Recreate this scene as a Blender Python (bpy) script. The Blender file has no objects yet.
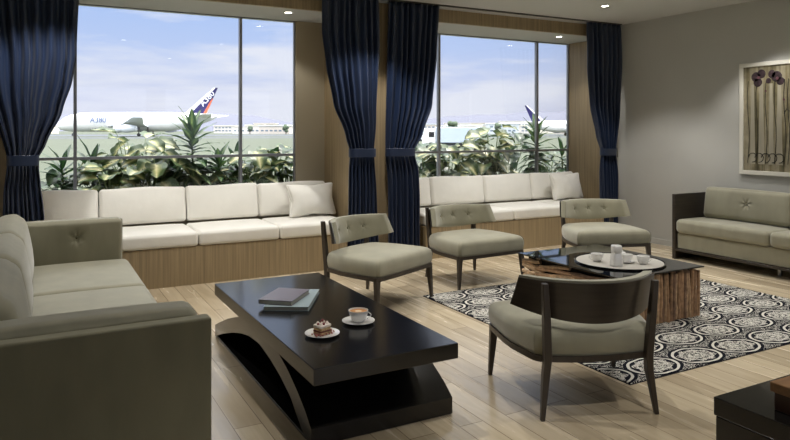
import bpy, bmesh, math, random
from mathutils import Vector, Matrix, noise
R = math.radians
C = bpy.context.scene.collection
S = bpy.context.scene
random.seed(7)

# ------------------------------------------------------------------ camera, sky, sun, exposure
cam = bpy.data.objects.new('camera', bpy.data.cameras.new('camera'))
C.objects.link(cam); S.camera = cam
cam.location = (0, 0, 1.45)
cam.rotation_euler = (R(90), 0, R(-28.4))
cam.data.sensor_width = 36
cam.data.lens = 661 / 790 * 36
cam.data.shift_y = -(220 - 131) / 790
cam.data.clip_start = 0.05
cam.data.clip_end = 20000

S.view_settings.view_transform = 'Standard'
S.view_settings.look = 'None'
S.view_settings.gamma = 1
S.view_settings.use_curve_mapping = False
S.view_settings.exposure = 0.32

def srgb(r, g, b):
    f = lambda c: (c / 255) / 12.92 if c / 255 <= .04045 else ((c / 255 + .055) / 1.055) ** 2.4
    return (f(r), f(g), f(b), 1)

w = bpy.data.worlds.new('sky'); S.world = w
w.use_nodes = True
nt = w.node_tree; nt.nodes.clear()
def N(nt, t, **k):
    n = nt.nodes.new(t)
    for a, v in k.items():
        setattr(n, a, v)
    return n
def ramp(nt, stops, interp='LINEAR'):
    n = nt.nodes.new('ShaderNodeValToRGB'); cr = n.color_ramp; cr.interpolation = interp
    while len(cr.elements) < len(stops): cr.elements.new(.5)
    for e, (p, c) in zip(cr.elements, stops):
        e.position = p; e.color = c if len(c) == 4 else (*c, 1)
    return n
out = N(nt, 'ShaderNodeOutputWorld'); bg = N(nt, 'ShaderNodeBackground')
tc = N(nt, 'ShaderNodeTexCoord'); sep = N(nt, 'ShaderNodeSeparateXYZ')
nt.links.new(tc.outputs['Generated'], sep.inputs[0])
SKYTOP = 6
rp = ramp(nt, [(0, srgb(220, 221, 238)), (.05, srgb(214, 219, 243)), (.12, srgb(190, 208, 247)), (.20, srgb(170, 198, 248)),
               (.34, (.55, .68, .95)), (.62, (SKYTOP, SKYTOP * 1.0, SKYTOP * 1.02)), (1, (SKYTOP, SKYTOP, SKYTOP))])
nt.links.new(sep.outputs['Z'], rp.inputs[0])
mp = N(nt, 'ShaderNodeMapping'); mp.inputs['Scale'].default_value = (2.2, 2.2, 13)
mp.inputs['Rotation'].default_value = (0, R(7), 0)
ns = N(nt, 'ShaderNodeTexNoise'); ns.inputs['Scale'].default_value = 1.6; ns.inputs['Detail'].default_value = 7
ns.inputs['Roughness'].default_value = .55
nt.links.new(tc.outputs['Generated'], mp.inputs[0]); nt.links.new(mp.outputs[0], ns.inputs['Vector'])
cr2 = ramp(nt, [(.42, (0, 0, 0)), (.58, (.9, .9, .9))])
nt.links.new(ns.outputs['Fac'], cr2.inputs[0])
mx = N(nt, 'ShaderNodeMix', data_type='RGBA')
nt.links.new(cr2.outputs[0], mx.inputs[0]); nt.links.new(rp.outputs[0], mx.inputs[6])
mx2 = N(nt, 'ShaderNodeMix', data_type='RGBA', blend_type='LIGHTEN')
mx2.inputs[0].default_value = 1; mx2.inputs[7].default_value = srgb(236, 238, 250)
nt.links.new(rp.outputs[0], mx2.inputs[6]); nt.links.new(mx2.outputs[2], mx.inputs[7])
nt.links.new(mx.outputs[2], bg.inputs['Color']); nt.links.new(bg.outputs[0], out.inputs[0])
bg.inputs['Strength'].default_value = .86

sun = bpy.data.objects.new('sun', bpy.data.lights.new('sun', 'SUN')); C.objects.link(sun)
sun.data.energy = 3.6; sun.data.angle = R(.6); sun.data.color = (1, .94, .84)
sun.rotation_euler = Vector((.52, .03, .85)).to_track_quat('Z', 'Y').to_euler()

# power of the recessed lamps
P_ROOM = 66
P_RECESS = 16

# ------------------------------------------------------------------ materials
MATS = {}
def mat(name, col, rough=.5, metal=0, spec=.5, sheen=0, emit=None, estr=0, coat=0, bump=None, var=None, trans=0):
    if name in MATS: return MATS[name]
    m = bpy.data.materials.new(name); m.use_nodes = True; MATS[name] = m
    t = m.node_tree; b = t.nodes['Principled BSDF']
    b.inputs['Base Color'].default_value = col if len(col) == 4 else (*col, 1)
    b.inputs['Roughness'].default_value = rough; b.inputs['Metallic'].default_value = metal
    b.inputs['Specular IOR Level'].default_value = spec
    b.inputs['Sheen Weight'].default_value = sheen; b.inputs['Coat Weight'].default_value = coat
    b.inputs['Coat Roughness'].default_value = .08
    if trans: b.inputs['Transmission Weight'].default_value = trans
    if emit:
        b.inputs['Emission Color'].default_value = (*emit, 1); b.inputs['Emission Strength'].default_value = estr
    tcn = N(t, 'ShaderNodeTexCoord')
    if var:   # (scale xyz, amount, detail)
        mpn = N(t, 'ShaderNodeMapping'); mpn.inputs['Scale'].default_value = var[0]
        nn = N(t, 'ShaderNodeTexNoise'); nn.inputs['Scale'].default_value = 1; nn.inputs['Detail'].default_value = var[2]
        t.links.new(tcn.outputs['Object'], mpn.inputs[0]); t.links.new(mpn.outputs[0], nn.inputs['Vector'])
        c = Vector(col[:3]); a = var[1]
        r_ = ramp(t, [(.3, (*(c * (1 - a)), 1)), (.7, (*(c * (1 + a)), 1))])
        t.links.new(nn.outputs['Fac'], r_.inputs[0]); t.links.new(r_.outputs[0], b.inputs['Base Color'])
    if bump:  # (scale xyz, strength, distance)
        mpn = N(t, 'ShaderNodeMapping'); mpn.inputs['Scale'].default_value = bump[0]
        nn = N(t, 'ShaderNodeTexNoise'); nn.inputs['Scale'].default_value = 1; nn.inputs['Detail'].default_value = 4
        t.links.new(tcn.outputs['Object'], mpn.inputs[0]); t.links.new(mpn.outputs[0], nn.inputs['Vector'])
        bp = N(t, 'ShaderNodeBump'); bp.inputs['Strength'].default_value = bump[1]; bp.inputs['Distance'].default_value = bump[2]
        t.links.new(nn.outputs['Fac'], bp.inputs['Height']); t.links.new(bp.outputs[0], b.inputs['Normal'])
    return m

paint_wall = mat('wall_plaster', srgb(186, 185, 180), .75, var=((1.2, 1.2, 1.2), .05, 4), bump=((90, 90, 90), .12, .002))
paint_ceiling = mat('ceiling_paint', srgb(202, 202, 200), .8, bump=((60, 60, 60), .05, .001))
cream_panel = mat('cream_panel_paint', srgb(176, 165, 142), .6, bump=((40, 40, 40), .05, .001))
oak = mat('oak_veneer', srgb(158, 139, 108), .42, var=((55, 55, 1.3), .24, 6), bump=((90, 90, 2), .1, .001))
canvas = mat('cream_linen', srgb(238, 235, 227), .85, sheen=.2, var=((5, 5, 5), .03, 3), bump=((7, 7, 7), .22, .02))
velvet = mat('taupe_velvet', srgb(147, 143, 122), .72, spec=.3, sheen=.45, var=((7, 7, 2.5), .10, 4), bump=((14, 14, 5), .12, .006))
velvet_dark = mat('taupe_velvet_shell', srgb(134, 130, 106), .75, spec=.3, sheen=.3, var=((9, 9, 3), .09, 4), bump=((200, 200, 200), .1, .001))
espresso = mat('espresso_wood', srgb(50, 43, 36), .34, var=((4, 4, 70), .25, 5), bump=((6, 6, 90), .08, .001))
espresso_leg = mat('espresso_leg_wood', srgb(62, 54, 46), .38, var=((60, 60, 5), .2, 4))
black_lacquer = mat('black_lacquer', srgb(20, 19, 19), .17, spec=.6, var=((6, 30, 6), .2, 4), bump=((8, 60, 8), .04, .001))
black_gloss = mat('black_gloss', srgb(20, 19, 18), .1)
black_glass = mat('black_glass', srgb(12, 14, 16), .03, spec=.8)
drape = mat('navy_curtain', srgb(18, 34, 62), .36, spec=.6, sheen=.12, bump=((60, 60, 160), .12, .001))
porcelain = mat('white_porcelain', srgb(232, 230, 226), .18, spec=.6, coat=.4)
metal_grey = mat('grey_aluminium', srgb(150, 150, 152), .35, metal=.7)
white_paint = mat('white_frame_paint', srgb(222, 219, 208), .4)
steel = mat('steel', srgb(140, 140, 140), .25, metal=1)

def floor_mat():
    m = bpy.data.materials.new('oak_plank_floor'); m.use_nodes = True; t = m.node_tree
    b = t.nodes['Principled BSDF']; L = t.links.new
    tcn = N(t, 'ShaderNodeTexCoord'); mpn = N(t, 'ShaderNodeMapping'); mpn.inputs['Rotation'].default_value = (0, 0, R(90))
    L(tcn.outputs['Object'], mpn.inputs[0])
    br = N(t, 'ShaderNodeTexBrick'); br.offset = .37; br.offset_frequency = 2
    for k, v in {'Scale': 1, 'Brick Width': 1.35, 'Row Height': .14, 'Mortar Size': .002, 'Mortar Smooth': .3, 'Bias': 0}.items():
        br.inputs[k].default_value = v
    br.inputs['Color1'].default_value = srgb(212, 196, 168); br.inputs['Color2'].default_value = srgb(176, 160, 134)
    br.inputs['Mortar'].default_value = srgb(112, 94, 72)
    L(mpn.outputs[0], br.inputs['Vector'])
    m2 = N(t, 'ShaderNodeMapping'); m2.inputs['Scale'].default_value = (17, 1.6, 1)
    L(tcn.outputs['Object'], m2.inputs[0])
    nn = N(t, 'ShaderNodeTexNoise'); nn.inputs['Scale'].default_value = 1; nn.inputs['Detail'].default_value = 8
    nn.inputs['Distortion'].default_value = .6
    L(m2.outputs[0], nn.inputs['Vector'])
    rr = ramp(t, [(.3, (.76, .74, .70)), (.65, (1.0, 1.0, 1.0))]); L(nn.outputs['Fac'], rr.inputs[0])
    mm = N(t, 'ShaderNodeMix', data_type='RGBA', blend_type='MULTIPLY'); mm.inputs[0].default_value = .8
    L(br.outputs['Color'], mm.inputs[6]); L(rr.outputs[0], mm.inputs[7]); L(mm.outputs[2], b.inputs['Base Color'])
    r2 = ramp(t, [(.3, (.15, .15, .15)), (.7, (.30, .30, .30))]); L(nn.outputs['Fac'], r2.inputs[0]); L(r2.outputs[0], b.inputs['Roughness'])
    bp = N(t, 'ShaderNodeBump'); bp.inputs['Strength'].default_value = .25; bp.inputs['Distance'].default_value = .004
    ad = N(t, 'ShaderNodeMath', operation='MULTIPLY_ADD'); ad.inputs[1].default_value = -1.4
    L(br.outputs['Fac'], ad.inputs[0]); L(nn.outputs['Fac'], ad.inputs[2]); L(ad.outputs[0], bp.inputs['Height']); L(bp.outputs[0], b.inputs['Normal'])
    return m

def rug_mat():
    m = bpy.data.materials.new('damask_rug'); m.use_nodes = True; t = m.node_tree
    b = t.nodes['Principled BSDF']; L = t.links.new; b.inputs['Roughness'].default_value = .95
    b.inputs['Specular IOR Level'].default_value = .1
    tcn = N(t, 'ShaderNodeTexCoord')
    def M(op, a, b_=None, c=None):
        n = N(t, 'ShaderNodeMath', operation=op)
        for i, v in enumerate((a, b_, c)):
            if v is None: continue
            if isinstance(v, (int, float)): n.inputs[i].default_value = v
            else: L(v, n.inputs[i])
        return n.outputs[0]
    wn = N(t, 'ShaderNodeTexNoise'); wn.inputs['Scale'].default_value = 9; wn.inputs['Detail'].default_value = 2
    L(tcn.outputs['Object'], wn.inputs['Vector'])
    sp = N(t, 'ShaderNodeSeparateXYZ'); L(tcn.outputs['Object'], sp.inputs[0])
    wob = M('MULTIPLY', M('SUBTRACT', wn.outputs['Fac'], .5), .035)
    px, py = .40, .29
    u = M('DIVIDE', M('ADD', sp.outputs['X'], wob), px); v = M('DIVIDE', M('ADD', sp.outputs['Y'], wob), py)
    row = M('FLOOR', v); off = M('MULTIPLY', M('MODULO', M('ABSOLUTE', row), 2), .5)
    fu = M('SUBTRACT', M('FRACT', M('ADD', u, off)), .5); fv = M('SUBTRACT', M('FRACT', v), .5)
    d = M('SQRT', M('ADD', M('POWER', M('MULTIPLY', fu, 1.0), 2), M('POWER', M('MULTIPLY', fv, 1.08), 2)))
    ang = M('ARCTAN2', fv, fu)
    # rim ring, inner medallion with petals, small bits between the ovals
    petal = M('MULTIPLY', M('COSINE', M('MULTIPLY', ang, 8)), .035)
    dd = M('ADD', d, petal)
    ring = M('MULTIPLY', M('GREATER_THAN', d, .415), M('LESS_THAN', d, .468))
    med = M('LESS_THAN', dd, .35)
    fn = N(t, 'ShaderNodeTexNoise'); fn.inputs['Scale'].default_value = 62; fn.inputs['Detail'].default_value = 1.5; fn.inputs['Distortion'].default_value = 2.2
    L(tcn.outputs['Object'], fn.inputs['Vector'])
    holes = M('GREATER_THAN', M('ADD', fn.outputs['Fac'], M('MULTIPLY', M('COSINE', M('MULTIPLY', d, 44)), .05)), .475)
    med = M('MULTIPLY', med, holes)
    core = M('LESS_THAN', d, .04)
    corner = M('MULTIPLY', M('GREATER_THAN', d, .53), M('GREATER_THAN', fn.outputs['Fac'], .55))
    tot = M('MINIMUM', M('ADD', M('ADD', M('ADD', ring, med), corner), core), 1)
    mm = N(t, 'ShaderNodeMix', data_type='RGBA'); mm.inputs[6].default_value = srgb(16, 18, 27); mm.inputs[7].default_value = srgb(204, 200, 190)
    L(tot, mm.inputs[0]); L(mm.outputs[2], b.inputs['Base Color'])
    bp = N(t, 'ShaderNodeBump'); bp.inputs['Strength'].default_value = .4; bp.inputs['Distance'].default_value = .004
    L(tot, bp.inputs['Height']); L(bp.outputs[0], b.inputs['Normal'])
    return m

def glass_mat():
    m = bpy.data.materials.new('window_glass'); m.use_nodes = True; t = m.node_tree; t.nodes.clear()
    o = N(t, 'ShaderNodeOutputMaterial'); a = N(t, 'ShaderNodeBsdfTransparent'); g = N(t, 'ShaderNodeBsdfGlossy')
    g.inputs['Roughness'].default_value = .0; a.inputs[0].default_value = (.97, .98, .98, 1)
    f = N(t, 'ShaderNodeFresnel'); f.inputs[0].default_value = 1.4; mxs = N(t, 'ShaderNodeMixShader')
    t.links.new(f.outputs[0], mxs.inputs[0]); t.links.new(a.outputs[0], mxs.inputs[1]); t.links.new(g.outputs[0], mxs.inputs[2])
    t.links.new(mxs.outputs[0], o.inputs[0]); return m
glass = glass_mat()

def art_mat():
    m = bpy.data.materials.new('painted_panel'); m.use_nodes = True; t = m.node_tree
    b = t.nodes['Principled BSDF']; L = t.links.new; b.inputs['Roughness'].default_value = .35
    tcn = N(t, 'ShaderNodeTexCoord')
    mp1 = N(t, 'ShaderNodeMapping'); mp1.inputs['Scale'].default_value = (1, 9, .55); L(tcn.outputs['Object'], mp1.inputs[0])
    n1 = N(t, 'ShaderNodeTexNoise'); n1.inputs['Scale'].default_value = 1.7; n1.inputs['Detail'].default_value = 5; n1.inputs['Distortion'].default_value = .5
    L(mp1.outputs[0], n1.inputs['Vector'])
    r1 = ramp(t, [(.25, srgb(66, 62, 40)), (.45, srgb(118, 110, 84)), (.6, srgb(150, 142, 120)), (.75, srgb(96, 90, 66))])
    L(n1.outputs['Fac'], r1.inputs[0])
    n2 = N(t, 'ShaderNodeTexNoise'); n2.inputs['Scale'].default_value = 14; n2.inputs['Detail'].default_value = 4; L(tcn.outputs['Object'], n2.inputs['Vector'])
    mm = N(t, 'ShaderNodeMix', data_type='RGBA', blend_type='OVERLAY'); mm.inputs[0].default_value = .5
    L(r1.outputs[0], mm.inputs[6]); L(n2.outputs['Fac'], mm.inputs[7]); L(mm.outputs[2], b.inputs['Base Color'])
    return m

def leaf_mat(name, c1, c2, c3):
    m = bpy.data.materials.new(name); m.use_nodes = True; t = m.node_tree
    b = t.nodes['Principled BSDF']; L = t.links.new
    b.inputs['Roughness'].default_value = .38
    uv = N(t, 'ShaderNodeUVMap'); sp = N(t, 'ShaderNodeSeparateXYZ'); L(uv.outputs[0], sp.inputs[0])
    tcn = N(t, 'ShaderNodeTexCoord')
    nn = N(t, 'ShaderNodeTexNoise'); nn.inputs['Scale'].default_value = 14; nn.inputs['Detail'].default_value = 3
    L(tcn.outputs['Object'], nn.inputs['Vector'])
    ad = N(t, 'ShaderNodeMath', operation='MULTIPLY_ADD'); ad.inputs[1].default_value = .55
    L(nn.outputs['Fac'], ad.inputs[0]); L(sp.outputs['X'], ad.inputs[2])
    r_ = ramp(t, [(.28, c1), (.5, c2), (.85, c3)]); L(ad.outputs[0], r_.inputs[0])
    L(r_.outputs[0], b.inputs['Base Color'])
    tr = N(t, 'ShaderNodeBsdfTranslucent'); L(r_.outputs[0], tr.inputs[0])
    ms = N(t, 'ShaderNodeMixShader'); ms.inputs[0].default_value = .25
    L(b.outputs[0], ms.inputs[1]); L(tr.outputs[0], ms.inputs[2]); L(ms.outputs[0], t.nodes['Material Output'].inputs[0])
    return m

# ------------------------------------------------------------------ mesh helpers
def obj(name, bm, m, parent=None, smooth=None, loc=None):
    me = bpy.data.meshes.new(name); bm.normal_update(); bm.to_mesh(me); bm.free()
    o = bpy.data.objects.new(name, me); C.objects.link(o)
    ms = m if isinstance(m, (list, tuple)) else [m]
    for x in ms: me.materials.append(x)
    if parent is not None: o.parent = parent
    if loc is not None: o.location = loc
    if smooth is not None:
        me.shade_smooth() if smooth is True else me.shade_smooth()
        if smooth is not True:
            try: me.set_sharp_from_angle(angle=R(smooth))
            except Exception: pass
    return o
def tag(o, label=None, cat=None, group=None, kind=None):
    if label: o['label'] = label
    if cat: o['category'] = cat
    if group: o['group'] = group
    if kind: o['kind'] = kind
    return o
def thing(name, label, cat, loc=(0, 0, 0), rotz=0, group=None):
    o = bpy.data.objects.new(name, None); C.objects.link(o); o.location = loc; o.rotation_euler = (0, 0, rotz)
    o.empty_display_size = .1
    return tag(o, label, cat, group)
def struct(name, bm, m, smooth=None):
    return tag(obj(name, bm, m, smooth=smooth), kind='structure')
def dup(root, loc, rotz, label=None, group=None):
    r = root.copy(); C.objects.link(r); r.location = loc; r.rotation_euler = (0, 0, rotz)
    if label: r['label'] = label
    if group: r['group'] = group
    for ch in list(root.children):
        c = ch.copy(); C.objects.link(c); c.parent = r
        for g in ch.children:
            d = g.copy(); C.objects.link(d); d.parent = c
    return r
def NB(): return bmesh.new()
def bx(bm, x0, x1, y0, y1, z0, z1, bev=0, seg=2, rot=None, mi=0):
    nb = bmesh.new()
    r = bmesh.ops.create_cube(nb, size=1)
    for v in nb.verts:
        v.co = Vector(((x0 + x1) / 2 + v.co.x * (x1 - x0), (y0 + y1) / 2 + v.co.y * (y1 - y0), (z0 + z1) / 2 + v.co.z * (z1 - z0)))
    if bev: bmesh.ops.bevel(nb, geom=nb.edges[:], offset=bev, segments=seg, affect='EDGES', profile=.5)
    merge(bm, nb, rot, mi); return bm
def merge(bm, nb, mtx=None, mi=0):
    if mtx is not None: bmesh.ops.transform(nb, matrix=mtx, verts=nb.verts)
    vm = {v: bm.verts.new(v.co) for v in nb.verts}
    for f in nb.faces:
        try:
            nf = bm.faces.new([vm[v] for v in f.verts]); nf.material_index = mi or f.material_index
        except ValueError: pass
    nb.free()
def axis_list(h, r, n):
    k = 4
    a = [-h + r * (1 - math.cos(i / k * math.pi / 2)) if False else -h + r * i / k for i in range(k)]
    b = [-(h - r) + 2 * (h - r) * i / n for i in range(n + 1)]
    return a + b + [-x for x in a[::-1]]
def rbox(bm, sx, sy, sz, r, n=8, f=None, mtx=None):
    """rounded box with half sizes sx,sy,sz; f(p, (u,v,w)) displaces a point"""
    nb = bmesh.new()
    ax = [axis_list(sx, min(r, sx * .98), n), axis_list(sy, min(r, sy * .98), n), axis_list(sz, min(r, sz * .98), max(2, n // 3))]
    H = (sx, sy, sz); cache = {}
    def vert(i, j, k):
        key = (i, j, k)
        if key not in cache:
            p = Vector((ax[0][i], ax[1][j], ax[2][k]))
            inner = Vector([max(-(h - min(r, h * .98)), min(h - min(r, h * .98), c)) for c, h in zip(p, H)])
            d = p - inner
            if d.length > 1e-9:
                q = inner + d.normalized() * min(r, min(H) * .98) if False else inner + Vector([dc for dc in d.normalized()]) * r
                q = Vector([max(-h, min(h, c)) for c, h in zip(q, H)])
            else: q = p
            uvw = (p.x / sx, p.y / sy, p.z / sz)
            if f: q = f(q, uvw)
            cache[key] = nb.verts.new(q)
        return cache[key]
    nx, ny, nz = (len(a) - 1 for a in ax)
    def quad(a, b, c, d): 
        try: nb.faces.new([vert(*a), vert(*b), vert(*c), vert(*d)])
        except ValueError: pass
    for i in range(nx):
        for j in range(ny):
            quad((i, j, 0), (i, j + 1, 0), (i + 1, j + 1, 0), (i + 1, j, 0)); quad((i, j, nz), (i + 1, j, nz), (i + 1, j + 1, nz), (i, j + 1, nz))
        for k in range(nz):
            quad((i, 0, k), (i + 1, 0, k), (i + 1, 0, k + 1), (i, 0, k + 1)); quad((i, ny, k), (i, ny, k + 1), (i + 1, ny, k + 1), (i + 1, ny, k))
    for j in range(ny):
        for k in range(nz):
            quad((0, j, k), (0, j, k + 1), (0, j + 1, k + 1), (0, j + 1, k)); quad((nx, j, k), (nx, j + 1, k), (nx, j + 1, k + 1), (nx, j, k + 1))
    merge(bm, nb, mtx); return bm
def lathe(bm, prof, n=32, mtx=None, mi=0):
    nb = bmesh.new(); rings = []
    for r, z in prof:
        if r < 1e-6: rings.append([nb.verts.new((0, 0, z))])
        else: rings.append([nb.verts.new((r * math.cos(2 * math.pi * i / n), r * math.sin(2 * math.pi * i / n), z)) for i in range(n)])
    for a, b in zip(rings, rings[1:]):
        for i in range(n):
            j = (i + 1) % n
            if len(a) == 1 and len(b) == 1: continue
            if len(a) == 1: nb.faces.new([a[0], b[j], b[i]][::-1]) if False else nb.faces.new([a[0], b[i], b[j]][::-1])
            elif len(b) == 1: nb.faces.new([a[i], a[j], b[0]])
            else: nb.faces.new([a[i], a[j], b[j], b[i]])
    bmesh.ops.recalc_face_normals(nb, faces=nb.faces)
    merge(bm, nb, mtx, mi); return bm
def tube(bm, pts, rad, n=8, closed=False, sq=None):
    """round tube through pts; rad number or list"""
    nb = bmesh.new(); pts = [Vector(p) for p in pts]; m_ = len(pts)
    rads = rad if isinstance(rad, (list, tuple)) else [rad] * m_
    rings = []; prev = None
    for i, p in enumerate(pts):
        if closed: d = pts[(i + 1) % m_] - pts[i - 1]
        else: d = pts[min(i + 1, m_ - 1)] - pts[max(i - 1, 0)]
        d.normalize()
        ref = prev if prev is not None else (Vector((0, 0, 1)) if abs(d.z) < .9 else Vector((1, 0, 0)))
        a = d.cross(ref)
        if a.length < 1e-5: a = d.cross(Vector((1, 0, 0)))
        a.normalize(); b_ = a.cross(d).normalized(); prev = b_
        rings.append([nb.verts.new(p + (a * math.cos(2 * math.pi * k / n) + b_ * math.sin(2 * math.pi * k / n)) * rads[i]) for k in range(n)])
    rr = list(zip(rings, rings[1:])) + ([(rings[-1], rings[0])] if closed else [])
    for a, b_ in rr:
        for k in range(n): nb.faces.new([a[k], a[(k + 1) % n], b_[(k + 1) % n], b_[k]])
    if not closed:
        nb.faces.new(rings[0][::-1]); nb.faces.new(rings[-1])
    bmesh.ops.recalc_face_normals(nb, faces=nb.faces)
    merge(bm, nb); return bm
def prism(bm, poly, lo, hi, axis='z', bev=0, mi=0):
    """extrude polygon; axis z: poly=(x,y); x: poly=(y,z); y: poly=(x,z)"""
    nb = bmesh.new()
    def P(a, b_, c): return {'z': (a, b_, c), 'x': (c, a, b_), 'y': (a, c, b_)}[axis]
    A = [nb.verts.new(P(a, b_, lo)) for a, b_ in poly]; B = [nb.verts.new(P(a, b_, hi)) for a, b_ in poly]
    nb.faces.new(A); nb.faces.new(B[::-1])
    for i in range(len(poly)):
        j = (i + 1) % len(poly); nb.faces.new([A[j], A[i], B[i], B[j]])
    bmesh.ops.recalc_face_normals(nb, faces=nb.faces)
    if bev: bmesh.ops.bevel(nb, geom=nb.edges[:], offset=bev, segments=2, affect='EDGES')
    merge(bm, nb, mi=mi); return bm
def loft(bm, rings, cap=True):
    nb = bmesh.new(); V = [[nb.verts.new(p) for p in r] for r in rings]; n = len(V[0])
    for a, b_ in zip(V, V[1:]):
        for k in range(n): nb.faces.new([a[k], a[(k + 1) % n], b_[(k + 1) % n], b_[k]])
    if cap: nb.faces.new(V[0][::-1]); nb.faces.new(V[-1])
    bmesh.ops.recalc_face_normals(nb, faces=nb.faces); merge(bm, nb); return bm
T = Matrix.Translation
def RZ(a): return Matrix.Rotation(a, 4, 'Z')
def RX(a): return Matrix.Rotation(a, 4, 'X')
def RY(a): return Matrix.Rotation(a, 4, 'Y')

# ------------------------------------------------------------------ the room
XW, ZC, YF, YW, ZB = 7.0, 2.8965, 6.57, 7.31, 2.728
XL, YB = -1.3, -3.6
REC = [(0.0, 3.0), (3.8, 6.87)]
struct('floor', bx(NB(), XL - .2, XW + .2, YB - .2, YW + .15, -.12, 0), floor_mat())
struct('ceiling', bx(NB(), XL - .2, XW + .2, YB - .2, YF + .04, ZC, ZC + .15), paint_ceiling)
struct('wall_right', bx(NB(), XW, XW + .2, YB - .2, YW + .15, 0, ZC), paint_wall)
struct('wall_left', bx(NB(), XL - .2, XL, YB - .2, YW + .15, 0, ZC), paint_wall)
bm = NB(); bx(bm, XL, XW, YB - .2, YB, 0, .7); bx(bm, XL, XW, YB - .2, YB, 2.6, ZC); bx(bm, XL, -.4, YB - .2, YB, .7, 2.6); bx(bm, 5.9, XW, YB - .2, YB, .7, 2.6); bx(bm, 2.55, 2.95, YB - .2, YB, .7, 2.6)
struct('wall_front', bm, paint_wall)  # unseen wall, its openings added to let daylight in behind the camera
# window wall: piers, the wood band over the niches, niche heads and walls around the glass
bm = NB(); bx(bm, XL, 0, YF, YW + .15, 0, ZB); bx(bm, 3.0, 3.8, YF, YW + .15, 0, ZB); bx(bm, 6.87, XW, YF, YW + .05, 0, ZB)
struct('wall_back', bm, oak)
struct('trim_1', bx(NB(), XL, XW, YF, YF + .04, ZB, ZC), oak)
struct('trim_2', bx(NB(), XL, XW, YF - .012, YF, ZC - .016, ZC), paint_ceiling)
bm = NB(); bx(bm, XL, XW, YF + .04, YW + .15, ZB, ZB + .32)
struct('trim_3', bm, paint_ceiling)
bm = NB(); bx(bm, 2.64, 3.0, YW, YW + .06, .30, ZB); struct('trim_4', bm, cream_panel)
for i, (a, b) in enumerate(REC):
    bm = NB(); bx(bm, a, b, YW, YW + .12, 0, .62); struct('trim_%d' % (5 + i), bm, cream_panel)

def window(n, x0, x1, mull):
    bm = NB(); f = .015
    bx(bm, x0, x1, YW + .02, YW + .07, .62, .68); bx(bm, x0, x1, YW + .02, YW + .06, ZB - .012, ZB)
    bx(bm, x0, x0 + .014, YW + .02, YW + .06, .68, ZB - .012); bx(bm, x1 - .014, x1, YW + .02, YW + .06, .68, ZB - .012)
    for m_ in mull: bx(bm, m_ - f, m_ + f, YW + .01, YW + .06, .68, ZB - .012)
    bx(bm, x0 + .014, x1 - .014, YW + .015, YW + .06, 1.16, 1.188)
    w_ = struct('window_%d' % n, bm, metal_grey)
    g = NB(); xs = [x0 + .014] + list(mull) + [x1 - .014]
    for a, b_ in zip(xs, xs[1:]):
        bx(g, a, b_, YW + .036, YW + .040, .68, ZB - .012)
    obj('pane', g, glass, w_)
window(1, 0.0, 2.64, [.33, 2.0])
window(2, 3.8, 6.87, [4.62, 6.27])
for n_, a, b in ((3, -.4, 2.55), (4, 2.95, 5.9)):  # unseen windows added behind the camera to brighten the near furniture
    bm = NB(); bx(bm, a, a + .04, YB - .14, YB - .08, .7, 2.6); bx(bm, b - .04, b, YB - .14, YB - .08, .7, 2.6); bx(bm, a + .04, b - .04, YB - .14, YB - .08, .7, .74); bx(bm, a + .04, b - .04, YB - .14, YB - .08, 2.56, 2.6)
    w_ = struct('window_%d' % n_, bm, metal_grey); obj('pane', bx(NB(), a + .04, b - .04, YB - .112, YB - .108, .74, 2.56), glass, w_)
bm = NB(); bx(bm, XW - .012, XW, YB, 6.5, 0, .07); struct('baseboard_right', bm, paint_wall)
bm = NB(); bx(bm, XL, 6.95, 6.40, 6.44, ZC - .012, ZC)
struct('trim_7', bm, mat('curtain_track_paint', srgb(60, 58, 54), .5))

# ------------------------------------------------------------------ window benches
def bench(label, poly):
    t = thing('window_bench', label, 'bench', (sum(p[0] for p in poly) / len(poly), 6.9, 0), group='built-in window benches')
    ox, oy = t.location.x, t.location.y
    P = [(a - ox, b - oy) for a, b in poly]
    obj('front_panel', prism(NB(), P, 0, .34, 'z'), oak, t)
    obj('bench_top', prism(NB(), P, .34, .362, 'z'), oak, t)
    return t
bench('oak-fronted window bench under the left window, behind the black coffee table', [(.09, 6.39), (2.88, 6.39), (2.88, 6.55), (2.995, 6.57), (2.995, 7.30), (.005, 7.30), (.005, 6.55), (.09, 6.55)])
bench('oak-fronted window bench under the right window, behind the three side chairs', [(3.86, 6.39), (6.6, 6.39), (6.6, 6.55), (6.865, 6.57), (6.865, 7.30), (3.805, 7.30), (3.805, 6.55), (3.86, 6.55)])

def seat_pad(x0, x1, label, grp):
    sx, sy, sz = (x1 - x0) / 2 - .004, .345, .066
    def f(p, q):
        k = max(0, 1 - q[0] ** 4) * max(0, 1 - q[1] ** 4)
        if q[2] > 0: p.z += .018 * k
        return p
    o = obj('seat_cushion', rbox(NB(), sx, sy, sz, .03, 10, f), canvas, smooth=True, loc=((x0 + x1) / 2, 6.725, .362 + .0665))
    tag(o, label, 'cushion', grp)
def back_pad(x0, x1, label, grp, h=.182):
    sx, sy = (x1 - x0) / 2 - .004, .07
    sd = random.random() * 9
    def f(p, q):
        k = max(0, 1 - q[0] ** 4) * max(0, 1 - q[2] ** 2)
        p.y += (-.04 if q[1] < 0 else .01) * k
        p.z += .006 * math.sin(p.x * 8 + sd) * (1 if q[2] > 0 else 0)
        p += Vector((noise.noise(Vector((p.x * 6 + sd, p.z * 6, 0))) * .006, 0, 0))
        return p
    o = obj('back_cushion', rbox(NB(), sx, sy, h, .035, 10, f), canvas, smooth=True, loc=((x0 + x1) / 2, 7.135, .497 + h + .012))
    o.rotation_euler = (R(-9), 0, 0)
    tag(o, label, 'cushion', grp)
g1, g2, g3, g4 = 'seat cushions on the left window bench', 'back cushions on the left window bench', 'seat cushions on the right window bench', 'back cushions on the right window bench'
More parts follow.
